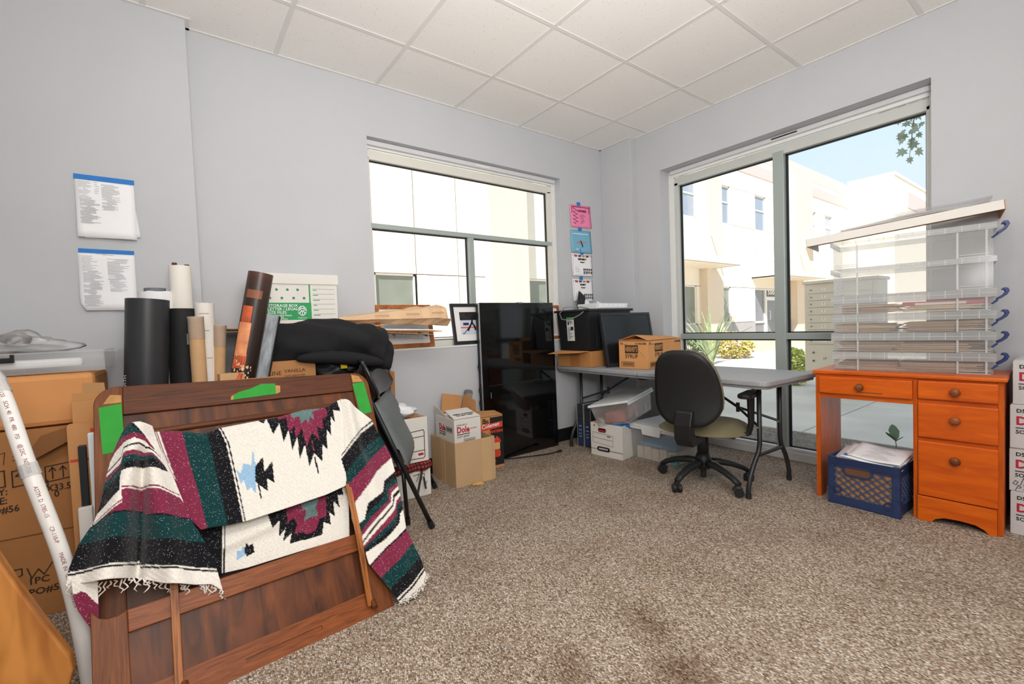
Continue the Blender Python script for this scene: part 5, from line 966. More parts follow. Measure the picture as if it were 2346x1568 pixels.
# chocolate syrup carton
ORB = mat('#cf945c', .85, var=.05, vs=5, bump=.05, bs=40)
t = carton('syrup_carton', 'brown syrup carton with black print, front of the things on the table', T(2.793, 2.07, .701, .087), .49, .255, .215, ORB, lid=False)
for side in ('F', 'L'):
    xd = FX if side == 'F' else LX; o = (lambda a, z: (a, -.0006, z)) if side == 'F' else (lambda a, z: (-.0006, .255-a, z))
    M = fr(o(0, 0), xd, z=Vector(xd).cross(Vector(FZ))); x0 = .09 if side == 'F' else .055; zz = .128 if side == 'F' else .118
    MB().box(x0, x0+.115, zz, zz+.062, 0, .0006, M).build('print_panel', INKB, t); text(t, "HERSHEY'S", tuple(Vector(o(x0+.057, zz+.004))+Vector(xd).cross(Vector(FZ))*.0008), xd, FZ, .052, ORB, 'CENTER', .0006, sq=.42)
    text(t, 'SYRUP', o(x0+.057, zz-.045), xd, FZ, .042, INKB, 'CENTER', .0006, sq=.92)
    text(t, '24', o(.012, .178), xd, FZ, .026, INKB, bold=.0004); text(t, '16 OZ', o(.045, .180), xd, FZ, .011, INKB); text(t, '31240-008', o(.24 if side == 'L' else .475, .180), xd, FZ, .022, INKB, 'RIGHT', .0005)
    k = MB(); line(k, [(.02 if side == 'L' else .03, .018), (.135, .018), (.135, .052), (.02 if side == 'L' else .03, .052)], .003, M, closed=True)
    for i in range(17): k.box(.032+i*.0058, .034+i*.0058+.001*(i % 3), .024, .047, 0, .0005, M)
    if side == 'L': line(k, [(.155, .16), (.225, .09)], .0012, M)
    k.build('barcode', INKB, t)
def quad(t, P, n, name='top_flap', m=ORB): return MB().hexa(P, [Vector(p)+Vector(n) for p in P]).build(name, m, t)
quad(t, [(0, 0, .215), (.49, 0, .215), (.49, .125, .228), (.03, .13, .255)], (0, 0, .003)); quad(t, [(0, .255, .215), (.49, .255, .215), (.49, .135, .230), (.03, .14, .254)], (0, 0, .003)); quad(t, [(0, .004, .215), (0, .25, .215), (.12, .24, .222), (.12, .015, .222)], (0, 0, .002))
# open carton under the tote
t = carton('flap_carton', 'brown carton with one flap folded out under the black tote', T(2.695, 2.545, .701, .10), .26, .36, .130, mat('#b9814c', .85, var=.06), lid=False)
quad(t, [(0, .02, .130), (0, .34, .130), (-.155, .33, .112), (-.15, .0, .128)], (0, 0, .003), 'flap'); MB().box(-.001, 0, .12, .22, 0, .115).build('tape_strip', mat('#a8713f', .5), t)
# black tote full of office bits
def hollow(k, w, d, h, th, taper=0.0, z0=0.0):
    """open tub with sloped walls; taper: how much wider the rim is on each side"""
    a = [(0, 0), (w, 0), (w, d), (0, d)]; b = [(-taper, -taper), (w+taper, -taper), (w+taper, d+taper), (-taper, d+taper)]; ai = [(th, th), (w-th, th), (w-th, d-th), (th, d-th)]; bi = [(-taper+th, -taper+th), (w+taper-th, -taper+th), (w+taper-th, d+taper-th), (-taper+th, d+taper-th)]
    V = [(x, y, z0) for x, y in a]+[(x, y, z0+h) for x, y in b]+[(x, y, z0+th) for x, y in ai]+[(x, y, z0+h) for x, y in bi]; F = [(3, 2, 1, 0), (8, 9, 10, 11)]
    for i in range(4): j = (i+1) % 4; F += [(i, j, 4+j, 4+i), (8+j, 8+i, 12+i, 12+j), (4+i, 4+j, 12+j, 12+i)]
    return k.add(V, F)
BLKP = mat('#1d1e20', .45, var=.04)
t = thing('black_tote', 'black plastic storage tote piled with a keyboard and papers on the table', 'tote', T(2.735, 2.60, .835, .02))
hollow(MB(), .50, .335, .335, .004, .020).build('tub', BLKP, t, .006); k = MB()
for x0, x1, y0, y1 in ((-.038, .538, -.038, -.016), (-.038, .538, .351, .373), (-.038, -.016, -.016, .351), (.516, .538, -.016, .351)): k.box(x0, x1, y0, y1, .323, .342)
k.build('rim', BLKP, t, .004)
for x in (.10, .25, .40): MB().box(x-.02, x+.02, -.012, .0, .02, .30).build('rib', BLKP, t, .004)
MB().prism([(-.0205+.0, 0), (0, 0), (0, 1), (0, 1)], 0, 0) if False else None
SG = fr((-.008, .235, .08), (0, -1, 0), y=(-.05, 0, 1)); lb = MB(SG).box(0, .085, 0, .20, .004, .0052).build('sticker', mat('#d5d8d8', .6, var=.05, vs=60), t); MB(SG).box(0, .085, .178, .20, .0052, .0058).build('sticker_band', mat('#4c9a5a', .6, var=0), lb)
k = MB(SG)
for i in range(9): k.box(.008, .03+.045*((i*7) % 5)/5, .012+i*.012, .016+i*.012, .0052, .0058)
k.box(.012, .028, .135, .165, .0052, .0058).box(.045, .075, .09, .12, .0052, .0058); k.build('sticker_print', INK, lb); text(lb, '91', tuple(SG @ Vector((.035, .135, .0056))), (0, -1, 0), (-.05, 0, 1), .038, INK, bold=.0006)
t = thing('keyboard', 'black keyboard standing on end in the black tote', 'keyboard', fr((2.80, 2.79, 1.20), (.86, .35, -.30), y=(.25, .05, .95)))
MB().box(0, .14, 0, .15, -.012, 0).build('key_tray', BLKP, t, .004); k = MB()
for i in range(6):
    for j in range(6): MB().box(.008+i*.021, .025+i*.021, .010+j*.022, .027+j*.022, 0, .006).build('key', mat('#2c2d31', .5, var=0), t)
o = quad(None, [(0, 0, 0), (.15, 0, -.02), (.15, .004, .05), (.0, .004, .085)], (0, .002, 0), 'loose_paper', PAPER); o.matrix_world = T(2.86, 2.83, 1.205, .1); tag(o, 'white paper sticking up behind the keyboard in the tote', 'paper')
o = quad(None, [(0, 0, 0), (.06, 0, -.01), (.06, .004, .025), (.0, .004, .045)], (0, .002, 0), 'loose_paper', PAPER); o.matrix_world = T(3.12, 2.85, 1.215, .1); tag(o, 'small white paper corner behind the white organiser tray', 'paper')
t = thing('organiser_tray', 'white plastic drawer organiser lying across the black tote', 'tray', T(2.815, 2.585, 1.178, .02)); WPL = mat('#e6e7ea', .4, var=.01)
hollow(MB(), .40, .20, .045, .004, .008).build('tray_shell', WPL, t, .003)
for i in range(6): MB().box(.03+i*.062, .075+i*.062, -.011, -.002, .006, .038).build('front_pocket', mat('#f1f2f4', .35, var=0), t, .003)
t = thing('grey_cable', 'thin grey cable looping over the corner of the black tote', 'cable', T(0, 0, 0)); MB().tube([(2.82, 2.66, 1.18), (2.74, 2.70, 1.20), (2.66, 2.80, 1.20), (2.655, 2.86, 1.15), (2.66, 2.84, 1.10), (2.67, 2.76, 1.09), (2.69, 2.66, 1.13), (2.72, 2.60, 1.182)], .004, 8).build('cable_loop', mat('#85878a', .5, var=0), t, smooth=True)
# monitor leaning on the tote
t = thing('computer_monitor', 'black computer monitor without stand leaning against the tote', 'monitor', fr((2.762, 2.425, .703), (.975, -.15, .0), y=(.13, .16, .97)))
MB().box(0, .53, 0, .44, -.04, -.008).build('housing', BLKP, t, .008); k = MB().box(0, .53, 0, .028, -.008, 0).box(0, .53, .42, .44, -.008, 0).box(0, .02, .028, .42, -.008, 0).box(.51, .53, .028, .42, -.008, 0).build('bezel', mat('#2a2b2e', .4, var=0), t, .002); MB().box(.02, .51, .028, .42, -.008, -.004).build('screen', mat('#141618', .22, var=0, spec=.6), t)

# ------------------------------------------------------------------ things under the table
for i, (y, lab) in enumerate(((2.812, 'black ring binder with a blue spine label, further from the file box'), (2.733, 'black ring binder with a blue spine label, next to the file box'))):
    t = thing('ring_binder', lab, 'binder', fr((2.776+.004*i, y, 0.001), (.04, -1, 0), y=(1, .04, 0)), 'ring binders under the table'); BND = mat('#33363b', .5, var=.04)
    MB().box(.0, .074, 0, .006, 0, .362).box(.0, .004, .006, .29, 0, .362).box(.070, .074, .006, .29, 0, .362).build('cover', BND, t, .002); MB().box(.006, .068, .02, .28, .006, .35).build('pages', PAPER, t); MB().box(.0, .003, -.001, 0, 0, .362).box(.071, .074, -.001, 0, 0, .362).build('edge_piping', mat('#b9bcc0', .4, var=0), t)
    k = MB().box(.015, .058, -.0012, -.0002, .02, .20).build('spine_label', mat('#2b3f6e', .5, var=.05), t)
    for z, w_ in ((.19, 'PRINT'), (.155, 'LOGO'), (.125, '20 · 21'), (.10, 'WEST')): text(k, w_, (.037, -.0016, z-.02), FX, FZ, .011, PAPER, 'CENTER')
    q = MB()
    for z in (.21, .24, .30): q.box(.008, .066, -.001, 0, z, z+.0015)
    q.build('spine_rule', mat('#55585e', .5, var=0), t)
t = thing('file_box', 'white cardboard file box without lid, beside the binders under the table', 'box', fr((2.666, 2.549, .001), (.116, -.993, 0), y=(.993, .116, 0)))
k = MB(); q = .004; w, d, h = .294, .30, .262
k.box(0, w, 0, q, 0, h).box(0, w, d-q, d, 0, h).box(0, q, q, d-q, 0, h).box(w-q, w, q, d-q, 0, h).box(q, w-q, q, d-q, 0, q).build('carton_body', WHITECB, t, .001)
MB().prism(rrect(.075, .032, .014, 4, .11, .208), .0004, .0012, fr((0, 0, 0), FX, z=(0, -1, 0))).build('hand_hole', INK, t); k = MB()
for i in range(6): k.lathe([(.0001, 0), (.007, 0), (.005, .003), (.0001, .004)], 8, fr((.082+i*.011, -.0012, .2+.004*(i % 2)), FX, z=(0, -1, 0)))
k.build('red_pens', RED, t)
k = MB(); Mf = fr((0, -.0005, 0), FX, z=(0, -1, 0)); line(k, [(.02, .185), (.21, .175)], .0025, Mf); line(k, [(.02, .145), (.21, .135)], .0025, Mf); line(k, [(.02, .105), (.21, .09)], .002, Mf); line(k, [(.0, .052), (.294, .052)], .004, Mf); line(k, [(.294, .052), (.294, .05)], .004, Mf); line(k, [(.02, .185), (.02, .105)], .002, Mf); line(k, [(.21, .175), (.21, .09)], .002, Mf); line(k, [(.16, .165), (.185, .164)], .008, Mf); k.build('printed_form', mat('#4b4c50', .7, var=0), t)
lb = MB(Mf).prism(rrect(.12, .036, .017, 4, .12, .058), .0006, .0014).build('name_oval', INK, t); text(lb, 'BANKERS BOX', (.12, -.0024, .05), FX, FZ, .017, PAPER, 'CENTER', .0003, sq=.75)
crumple('blue_bag', 'bright blue bag bulging out of the white file box', 'bag', T(2.80, 2.33, .225), .09, .07, .04, mat('#2f7fc8', .6, var=.1), 41, amp=.3, fl=.5)
crumple('white_cloth', 'white cloth with an orange edge at the back of the file box', 'cloth', T(2.745, 2.50, .225), .06, .035, .045, mat('#e8e2dc', .8, var=.03), 42, amp=.4, fl=.5)
crumple('bottle_top', 'small orange cap showing at the left of the file box', 'cap', T(2.690, 2.515, .235), .024, .016, .02, mat('#cf6a3a', .6, var=.05), 43, amp=.1, fl=.6)
CLT = sheer('#dcdedd', .80, gloss=.10, rough=.2, trans=.4); WLID = mat('#dfe0e0', .5, var=.02)
def bin_(name, label, M, w, d, h, taper, lidm, latch=True, body=CLT):
    t = thing(name, label, 'storage bin', M, None); hollow(MB(), w, d, h, .003, taper).build('tub', body, t, .008)
    MB().box(-taper-.014, w+taper+.014, -taper-.014, d+taper+.014, h-.004, h+.014).box(-taper-.016, w+taper+.016, -taper-.018, -taper-.012, h-.022, h-.004).build('lid', lidm, t, .005)
    if latch: MB().prism([(w*.30, h-.055), (w*.70, h-.055), (w*.74, h+.006), (w*.26, h+.006)], taper+.016, taper+.024, fr((0, 0, 0), FX, z=(0, -1, 0))).build('latch', lidm, t, .003)
    for x in (.28, .72): MB().box(w*x-.004, w*x+.004, -taper*.6-.004, .0-taper*.3, .02, h*.55).build('rib', body, t)
    return t
t = bin_('clear_bin', 'clear plastic bin with a white lid on the carpet under the table', fr((2.826, 2.255, .001), (-.03, -1, 0), y=(1, -.03, 0)), .384, .36, .262, .010, WLID)
for i in range(5): 
    o = MB().box(0, .062, 0, .24, 0, .09+.008*(i % 2)).build('envelope_pack', mat('#e2d4be', .8, var=.05), None, .002); o.matrix_world = fr((2.848, 2.235-.068*i, .008), (-.03, -1, 0), y=(1, -.03, 0)); tag(o, 'pack of cream envelopes inside the lower clear bin', 'envelope'); o['group'] = 'envelope packs in the lower clear bin'
o = MB().box(0, .30, 0, .26, 0, .022).build('blue_folder', mat('#5d9fd0', .7), None, .002); o.matrix_world = fr((2.86, 2.215, .110), (-.03, -1, 0), y=(1, -.03, 0)); tag(o, 'light blue folder lying on the envelopes in the lower clear bin', 'folder')
o = MB().box(0, .06, 0, .02, 0, .07).build('teal_pack', mat('#3fa39a', .7), None, .002); o.matrix_world = fr((2.82, 1.925, .02), (-.03, -1, 0), y=(1, -.03, 0)); tag(o, 'small teal and white pack in the right end of the lower clear bin', 'pack')
tl = fr((2.735, 2.205, .292), (.955, .28, .06), y=(-.27, .93, -.20))
t = bin_('clear_bin', 'tilted clear bin with a white lid resting on the file box', tl, .46, .27, .165, .022, mat('#e3e4e4', .5, var=.02), False, sheer('#dcd8d2', .78, gloss=.12, rough=.2, trans=.4))
o = MB().box(.03, .40, .05, .22, .005, .10).build('red_clothing', mat('#b76a66', .9, var=.3, vs=12), None, .02); o.matrix_world = tl; tag(o, 'faded red cloth showing through the tilted clear bin', 'cloth')

# ------------------------------------------------------------------ office chair
CA = math.atan2(-.985, .174); MC = T(2.72, 1.61, 0, CA); OL = mat('#7d755a', .9, var=.10, vs=6, bump=.15, bs=250); CHB = mat('#1f2021', .5, var=.04, bump=.05, bs=300)
t = thing('office_chair', 'black backed swivel office chair with worn olive seat facing the window', 'chair', MC)
MB().lathe([(.0001, .10), (.05, .10), (.055, .13), (.048, .165), (.034, .20), (.0001, .20)], 24).build('hub', CHB, t, smooth=True); MB().tube([(0, 0, .035), (0, 0, .10)], .018, 14).build('gas_stem', CHB, t); MB().tube([(0, 0, .16), (0, 0, .345)], .036, 18).build('column', CHB, t, smooth=True)
inv = MC.inverted()
for (x, y) in ((2.678, 1.902), (2.442, 1.618), (2.639, 1.343), (2.936, 1.423), (2.98, 1.78)):
    p = inv @ Vector((x, y, 0)); a = math.atan2(p.y, p.x); R_ = .285; c, s = math.cos(a), math.sin(a)
    pts = [(c*r, s*r, z) for r, z in ((.03, .135), (.10, .135), (.18, .118), (.25, .092), (R_, .07))]
    MB().tube(pts, [.032, .030, .026, .023, .020], 12, flat=.75).build('base_leg', CHB, t, smooth=True)
    k = MB(); ca = a+.9
    Mw = Matrix.Translation((c*R_, s*R_, .027)) @ Matrix.Rotation(ca, 4, 'Z')
    for off in (-.016, .016): k.lathe([(.0001, -.011), (.023, -.011), (.026, -.005), (.026, .005), (.023, .011), (.0001, .011)], 18, Mw @ Matrix.Translation((0, off, 0)) @ Matrix.Rotation(PI/2, 4, 'X'))
    k.box(-.018, .018, -.006, .006, .0, .03, Mw); q = k.build('caster', CHB, t, smooth=False)
    MB().tube([tuple(Mw @ Vector((-.026, 0, .006))), tuple(Mw @ Vector((-.012, 0, .026))), tuple(Mw @ Vector((.012, 0, .028)))], .017, 10).build('caster_hood', CHB, q)
def disk(fx, n=40, rings=8):
    vs = [fx(0, 0)]; fs = []
    for i in range(1, rings+1):
        for k_ in range(n): a = 2*PI*k_/n; vs.append(fx(i/rings, a))
    for k_ in range(n): fs.append((0, 1+k_, 1+(k_+1) % n))
    for i in range(rings-1):
        for k_ in range(n): fs.append((1+i*n+k_, 1+(i+1)*n+k_, 1+(i+1)*n+(k_+1) % n, 1+i*n+(k_+1) % n))
    return vs, fs
def sup(a, e): c, s = math.cos(a), math.sin(a); r = (abs(c)**e+abs(s)**e)**(-1/e); return c*r, s*r
def seatf(off, rx, ry, edge): 
    def f(r, a):
        x, y = sup(a, 2.7); x *= r*rx*(1.0-.06*(y*r)); y *= r*ry; return (x, y+.06, .385+off-edge*max(0, r-.55)**2*1.6-.018*math.exp(-((x/.12)**2+((y)/.16)**2))-.02*max(0, y/ry-.4))
    return f
vs, fs = disk(seatf(.026, .265, .255, .16)); MB().add(vs, fs).build('seat', OL, t, smooth=True)
vs, fs = disk(seatf(-.045, .265, .255, -.02)); k = MB().add(vs, [f_[::-1] for f_ in fs]); k.build('seat_base', CHB, t, smooth=True)
n_ = 40; va = [seatf(.026, .265, .255, .16)(1, 2*PI*i/n_) for i in range(n_)]; vb = [seatf(-.045, .265, .255, -.02)(1, 2*PI*i/n_) for i in range(n_)]; vm = [(x*1.03, (y-.06)*1.03+.06, (z+vb[i][2])/2) for i, (x, y, z) in enumerate(va)]
MB().add(va+vm+vb, [(i, n_+i, n_+(i+1) % n_, (i+1) % n_) for i in range(n_)]+[(n_+i, 2*n_+i, 2*n_+(i+1) % n_, n_+(i+1) % n_) for i in range(n_)]).build('seat_edge', OL, t, smooth=True)
def backf(off, sc=1.0):
    def f(r, a):
        x, y = sup(a, 3.4); v = .5+.5*y*r; hw = .160+.047*math.sin(min(1, (1-v)*1.35)*PI/2)-.12*max(0, .22-v); x_ = x*r*hw*sc; z_ = .647+y*r*.234*sc
        return (x_, -.255+off+.9*x_*x_-.06*(v-.3)+.035*math.sin(PI*min(1, max(0, v*1.15)))-.035, z_)
    return f
vs, fs = disk(backf(0)); MB().add(vs, fs).build('back_shell', CHB, t, smooth=True, solid=.018); vs, fs = disk(backf(.034, .985)); MB().add(vs, fs).build('back_cushion', OL, t, smooth=True, solid=.035, sub=0)
prof = [(-.240, .53), (-.292, .51), (-.325, .43), (-.322, .345), (-.285, .295), (-.09, .295), (-.09, .335), (-.23, .345), (-.262, .385), (-.262, .44), (-.235, .50)]
MB().prism(prof, -.052, .052, fr((0, 0, 0), (0, 1, 0), y=(0, 0, 1))).build('back_bracket', CHB, t, .008)
for i in range(15):
    z = .345+i*.0105; y = -.322-.003*(z-.345)/.085 if z < .43 else -.325+.033*(z-.43)/.08
    MB().box(-.046, .046, y-.0025, y+.002, z, z+.005).build('bracket_rib', CHB, t)
MB().box(-.10, .10, -.10, .12, .335, .372).build('mechanism', CHB, t, .01)
for sx_ in (1,):
    MB().box(sx_*.16, sx_*.285, -.03, .03, .345, .365).build('arm_bracket', CHB, t, .004) if sx_ > 0 else MB().box(-.285, -.16, -.03, .03, .345, .365).build('arm_bracket', CHB, t, .004)
    MB().tube([(sx_*.275, 0, .35), (sx_*.29, 0, .42), (sx_*.29, 0, .585)], [.024, .030, .036], 4, flat=.7).build('arm_post', CHB, t, .008)
    MB().prism(rrect(.085, .25, .04, 5), 0, .028, Matrix.Translation((sx_*.285, .0, .582))).build('arm_pad', CHB, t, .010, seg=3)

# ------------------------------------------------------------------ orange pine desk
PIN = wood('#bf4d06', '#e6700f', (3, 26, 26), .38, contrast=(.3, .75), coat=.3); PINV = wood('#b24806', '#dc690f', (26, 26, 3), .38, contrast=(.3, .75), coat=.3); PIND = wood('#c04c05', '#e66c0b', (3, 20, 20), .35, contrast=(.3, .8), coat=.35)
MD = fr((2.986, 1.054, 0), (.055, -.9985, 0), y=(.9985, .055, 0)); DW, DD = .746, .395
t = thing('pine_desk', 'orange pine kneehole desk with round knobs against the east wall', 'desk', MD)
MB().box(-.012, DW+.012, -.018, DD, .722, .742).build('desktop', PIN, t, .006, seg=3)
MB().prism([(0, 0), (.09, 0), (.105, .03), (DD-.105, .03), (DD-.09, 0), (DD, 0), (DD, .722), (0, .722)], 0, .022, fr((0, 0, 0), (0, 1, 0), y=(0, 0, 1))).build('side_panel', PINV, t, .002)
MB().box(DW-.02, DW, 0, DD, 0, .722).build('side_panel', PINV, t, .002); MB().box(.430, .448, 0, DD, 0, .722).build('side_panel', PINV, t, .002)
MB().box(.022, .430, 0, .018, .585, .722).build('apron', PIN, t, .002); MB().box(.448, DW-.02, .004, .018, .12, .722).build('front_frame', PIN, t, .001)
base = [(.448, 0), (.505, 0)]+[(.505+.03*i/4, .022*math.sin(i/4*PI/2)) for i in range(1, 5)]+[(.665-.03*(4-i)/4-.0, .022*math.sin((4-i)/4*PI/2)+.0) for i in range(0, 5)]+[(DW-.02, 0), (DW-.02, .128), (.448, .128)]
MB().prism([(.448, 0), (.50, 0), (.515, .02), (.545, .033), (.60, .037), (.655, .033), (.685, .018), (.70, 0), (DW-.02, 0), (DW-.02, .126), (.448, .126)], -.003, .016, fr((0, 0, 0), FX, z=(0, -1, 0))).build('plinth', PIN, t, .002)
KN = wood('#6d3416', '#96532a', (9, 9, 9), .35, coat=.3)
for (x0, x1, z0, z1, kx, kz) in ((.020, .430, .612, .708, .215, .659), (.450, .730, .620, .712, .588, .664), (.450, .730, .427, .600, .588, .527), (.450, .730, .130, .408, .588, .330)):
    d_ = MB().box(x0, x1, -.018, .004, z0, z1).build('drawer', PIND, t, .006, seg=3)
    MB().lathe([(.0001, 0), (.011, 0), (.009, .010), (.016, .016), (.0205, .022), (.018, .029), (.010, .033), (.0001, .034)], 20, fr((kx, -.018, kz), FX, z=(0, -1, 0))).build('knob', KN, d_, smooth=True)
MB().box(.20, .31, -.0186, -.018, .628, .633).build('scuff', mat('#7d4a26', .7, var=.3, vs=60), t)

# blue milk crate with papers
BLU = mat('#2a3a62', .5, var=.06, vs=20); BLUL = mat('#4a5678', .55, var=.05); MK = fr((2.930, .978, 0), (-.02, -.9998, 0), y=(.9998, -.02, 0)); w, d, h = .318, .285, .262
t = thing('milk_crate', 'dark blue plastic milk crate holding papers in the desk kneehole', 'crate', MK)
for (x, y) in ((0, 0), (w, 0), (w, d), (0, d)): MB().box(min(x, w-.032) if x else 0, (.032 if not x else w), 0 if not y else d-.032, .032 if not y else d, 0, h).build('corner_post', BLU, t, .003)
for axis in ('F', 'B', 'L', 'R'):
    L_ = w if axis in 'FB' else d
    Mx = {'F': fr((0, 0, 0), FX, z=(0, -1, 0)), 'B': fr((w, d, 0), (-1, 0, 0), z=(0, 1, 0)), 'L': fr((0, d, 0), (0, -1, 0), z=(-1, 0, 0)), 'R': fr((w, 0, 0), (0, 1, 0), z=(1, 0, 0))}[axis]
    k = MB(Mx); k.box(.03, L_-.03, .005, .05, -.006, -.001).build('side_band', BLU, t, .001); MB(Mx).box(.03, L_-.03, .215, h, -.006, -.001).build('side_band', BLU, t, .001)
    for i in range(5): MB(Mx).box(-.002, L_+.002, .214+i*.0115, .218+i*.0115, -.004, .003).build('rib', BLU, t)
    for z in (.0, .09, .15): MB(Mx).box(-.001, .034, z, z+.005, -.002, .003).box(L_-.034, L_+.001, z, z+.005, -.002, .003).build('rib', BLU, t)
    # diagonal lattice
    x0, x1, z0, z1 = .03, L_-.03, .05, .215
    for sg in (1, -1):
        n0 = 6
        for i in range(-4, n0+4):
            xc = x0+(x1-x0)*i/n0; A = (xc, z0); B_ = (xc+sg*(z1-z0)*1.15, z1); P = []
            for f_ in (0, 1): P.append((A[0]+(B_[0]-A[0])*f_, A[1]+(B_[1]-A[1])*f_))
            # clip to the opening
            (ax, az), (bx, bz) = P
            if ax > bx: ax, az, bx, bz = bx, bz, ax, az
            if bx <= x0 or ax >= x1: continue
            if ax < x0: az += (bz-az)*(x0-ax)/(bx-ax); ax = x0
            if bx > x1: bz = az+(bz-az)*(x1-ax)/(bx-ax); bx = x1
            if axis in 'FB' and False: continue
            if math.hypot(bx-ax, bz-az) < .015: continue
            q = MB(); line(q, [(ax, az), (bx, bz)], .006, Mx @ Matrix.Translation((0, 0, -.007)), .006); q.build('lattice_bar', BLUL, t)
    if axis in 'FB':
        P = rrect(.115, .042, .019, 6, L_/2-.02, .200); Q = rrect(.135, .060, .028, 6, L_/2-.02, .200); n_ = len(P); k = MB(Mx)
        k.add([(x, y, .0035) for x, y in P]+[(x, y, .0035) for x, y in Q]+[(x, y, -.006) for x, y in P]+[(x, y, -.006) for x, y in Q], [f_ for i in range(n_) for f_ in ((i, (i+1) % n_, n_+(i+1) % n_, n_+i), (n_+i, n_+(i+1) % n_, 3*n_+(i+1) % n_, 3*n_+i), (i, 2*n_+i, 2*n_+(i+1) % n_, (i+1) % n_))]).build('handle_rim', BLU, t)
        MB(Mx).prism(P, .0, .002).build('handle_hole', mat('#6d4a30', .9, var=.1), t)
    for (x, z) in ((.045, .085), (L_-.045, .055)): MB(Mx).lathe([(.020, -.004), (.020, .006), (.015, .006), (.015, -.004)], 18, Mx @ Matrix.Translation((x, z, 0))).build('ring_boss', BLU, t)
    for c_ in t.children:
        pass
MB().box(.004, w-.004, .004, d-.004, 0, .006).build('crate_floor', BLU, t)
R = random.Random(77)
for i in range(10):
    o = MB().box(0, .27, 0, .20-.004*i, 0, .014).build('manila_folder', mat(('#b98a5e', '#a87a50', '#c29a6c')[i % 3], .8, var=.06), None); o.matrix_world = MK @ Matrix.Translation((.024+R.uniform(-.004, .004), .010+.025*i, .010)) @ Matrix.Rotation(PI/2, 4, 'X'); o.matrix_world = MK @ Matrix.Translation((.024+R.uniform(-.003, .003), .024+.024*i, .008)) @ Matrix.Rotation(PI/2-.02, 4, 'X'); tag(o, 'brown file folder standing in the blue milk crate', 'folder', 'file folders in the milk crate')
for i, (lab, M, w_, h_) in enumerate((('lowest white paper sheet sticking out over the crate side', fr((.02, .02, .248), (.98, .05, -.02), y=(-.1, .95, .12)), .30, .24), ('white sheet with a blue stamp on top of the crate, left one', fr((.045, .03, .262), (.97, -.02, -.05), y=(.15, .93, .15)), .27, .22), ('printed white sheet lying uppermost on the milk crate', fr((.075, .05, .272), (.93, -.05, -.03), y=(.25, .92, .16)), .235, .21))):
    t2 = thing('loose_paper', lab, 'paper', MK @ M); P = [[(w_*a/8, h_*b/8, .004*math.sin(a*.7+i)+.006*((a/8-.5)**2)) for a in range(9)] for b in range(9)]; MB().grid(P).build('page', PAPER, t2, smooth=True, solid=.0008)
    if i == 1: MB().box(.012, .032, .02, .05, .0065, .008).build('blue_stamp', mat('#4a6fb0', .7, var=0), t2)
    k = MB()
    for j in range(9): k.box(.06+.012*(j % 3), w_-.05-.02*(j % 4), .03+j*.018, .033+j*.018, .0062, .0068)
    if i: k.build('printed_lines', GREYINK, t2)

# ------------------------------------------------------------------ stack of clear bins on the desk
CLB = sheer('#e2e4e4', .81, gloss=.10, rough=.12, trans=.35); CLL = sheer('#e6e9e9', .55, gloss=.14, rough=.15, trans=.45); NAVY = mat('#23346e', .4, var=.03)
MBIN = fr((3.039, .991, 0), (.157, -.9876, 0), y=(.9876, .157, 0)); BW, BD_ = .655, .305
def clear_box(label, z0, hb, hl, deep):
    t = thing('clear_storage_box', label, 'storage box', MBIN @ Matrix.Translation((0, 0, z0)), 'clear boxes stacked on the pine desk'); q = .0022
    k = MB(); k.box(.012, BW-.012, .010, .010+q, 0, hb).box(.012, BW-.012, BD_-.010-q, BD_-.010, 0, hb).box(.012, .012+q, .010, BD_-.010, 0, hb).box(BW-.012-q, BW-.012, .010, BD_-.010, 0, hb).box(.012, BW-.012, .010, BD_-.010, 0, q).build('tub', CLB, t)
    k = MB(); k.box(0, BW, 0, .0025, hb, hb+hl).box(0, BW, BD_-.0025, BD_, hb, hb+hl).box(0, .0025, 0, BD_, hb, hb+hl).box(BW-.0025, BW, 0, BD_, hb, hb+hl)
    if not deep: k.box(0, BW, 0, BD_, hb+hl-.004, hb+hl-.002)
    k.build('lid' if not deep else 'rim', CLL, t)
    k = MB()
    for i in range(1, 11): k.box(BW*i/11-.0012, BW*i/11+.0012, -.001, .0, hb+.002, hb+hl-.002)
    k.box(.002, BW-.002, -.0012, .0, hb+hl*.45, hb+hl*.5); o = k.build('lid_rib', sheer('#f4f6f6', .25, gloss=.1, trans=.4), t); o['kind'] = 'stuff'
    RB = sheer('#eef1f1', .3, gloss=.1, trans=.4)
    for x in (.122, .520, BW-.035): MB().box(x-.004, x+.004, .004, .010, 0, hb).build('rib', RB, t)
    MB().box(.02, .118, .006, .010, .010, .013).box(.02, .118, .006, .010, .020, .0225).build('rib', RB, t); MB().box(.526, BW-.02, .006, .010, .012, .015).box(.526, BW-.02, .006, .010, .0, .003).build('rib', RB, t)
    return t
def latch(t, z):
    Mq = Matrix.Translation((BW+.002, .03, z)); k = MB(Mq)
    k.prism([(0, -.012), (.014, -.004), (.032, .012), (.040, .030), (.034, .044), (.020, .046), (.012, .036), (.022, .034), (.026, .026), (.018, .012), (-.004, -.004)], -.030, .030, Mq @ fr((0, .02, 0), (1, 0, 0), z=(0, -1, 0))); k.tube([(.0, -.012, -.012), (-.02, -.018, -.030)], .005, 8); k.build('latch', NAVY, t, .002)
names = ['bottom clear shallow box of the stack on the pine desk', 'second clear shallow box from the bottom of the stack', 'third clear shallow box from the bottom of the stack', 'fourth clear shallow box with a red folder inside']
pz = .7425
MAN = ['#b8926a', '#a27f5f', '#c9ad86', '#8e6c50', '#dcc9ab', '#9a7450']
R = random.Random(55)
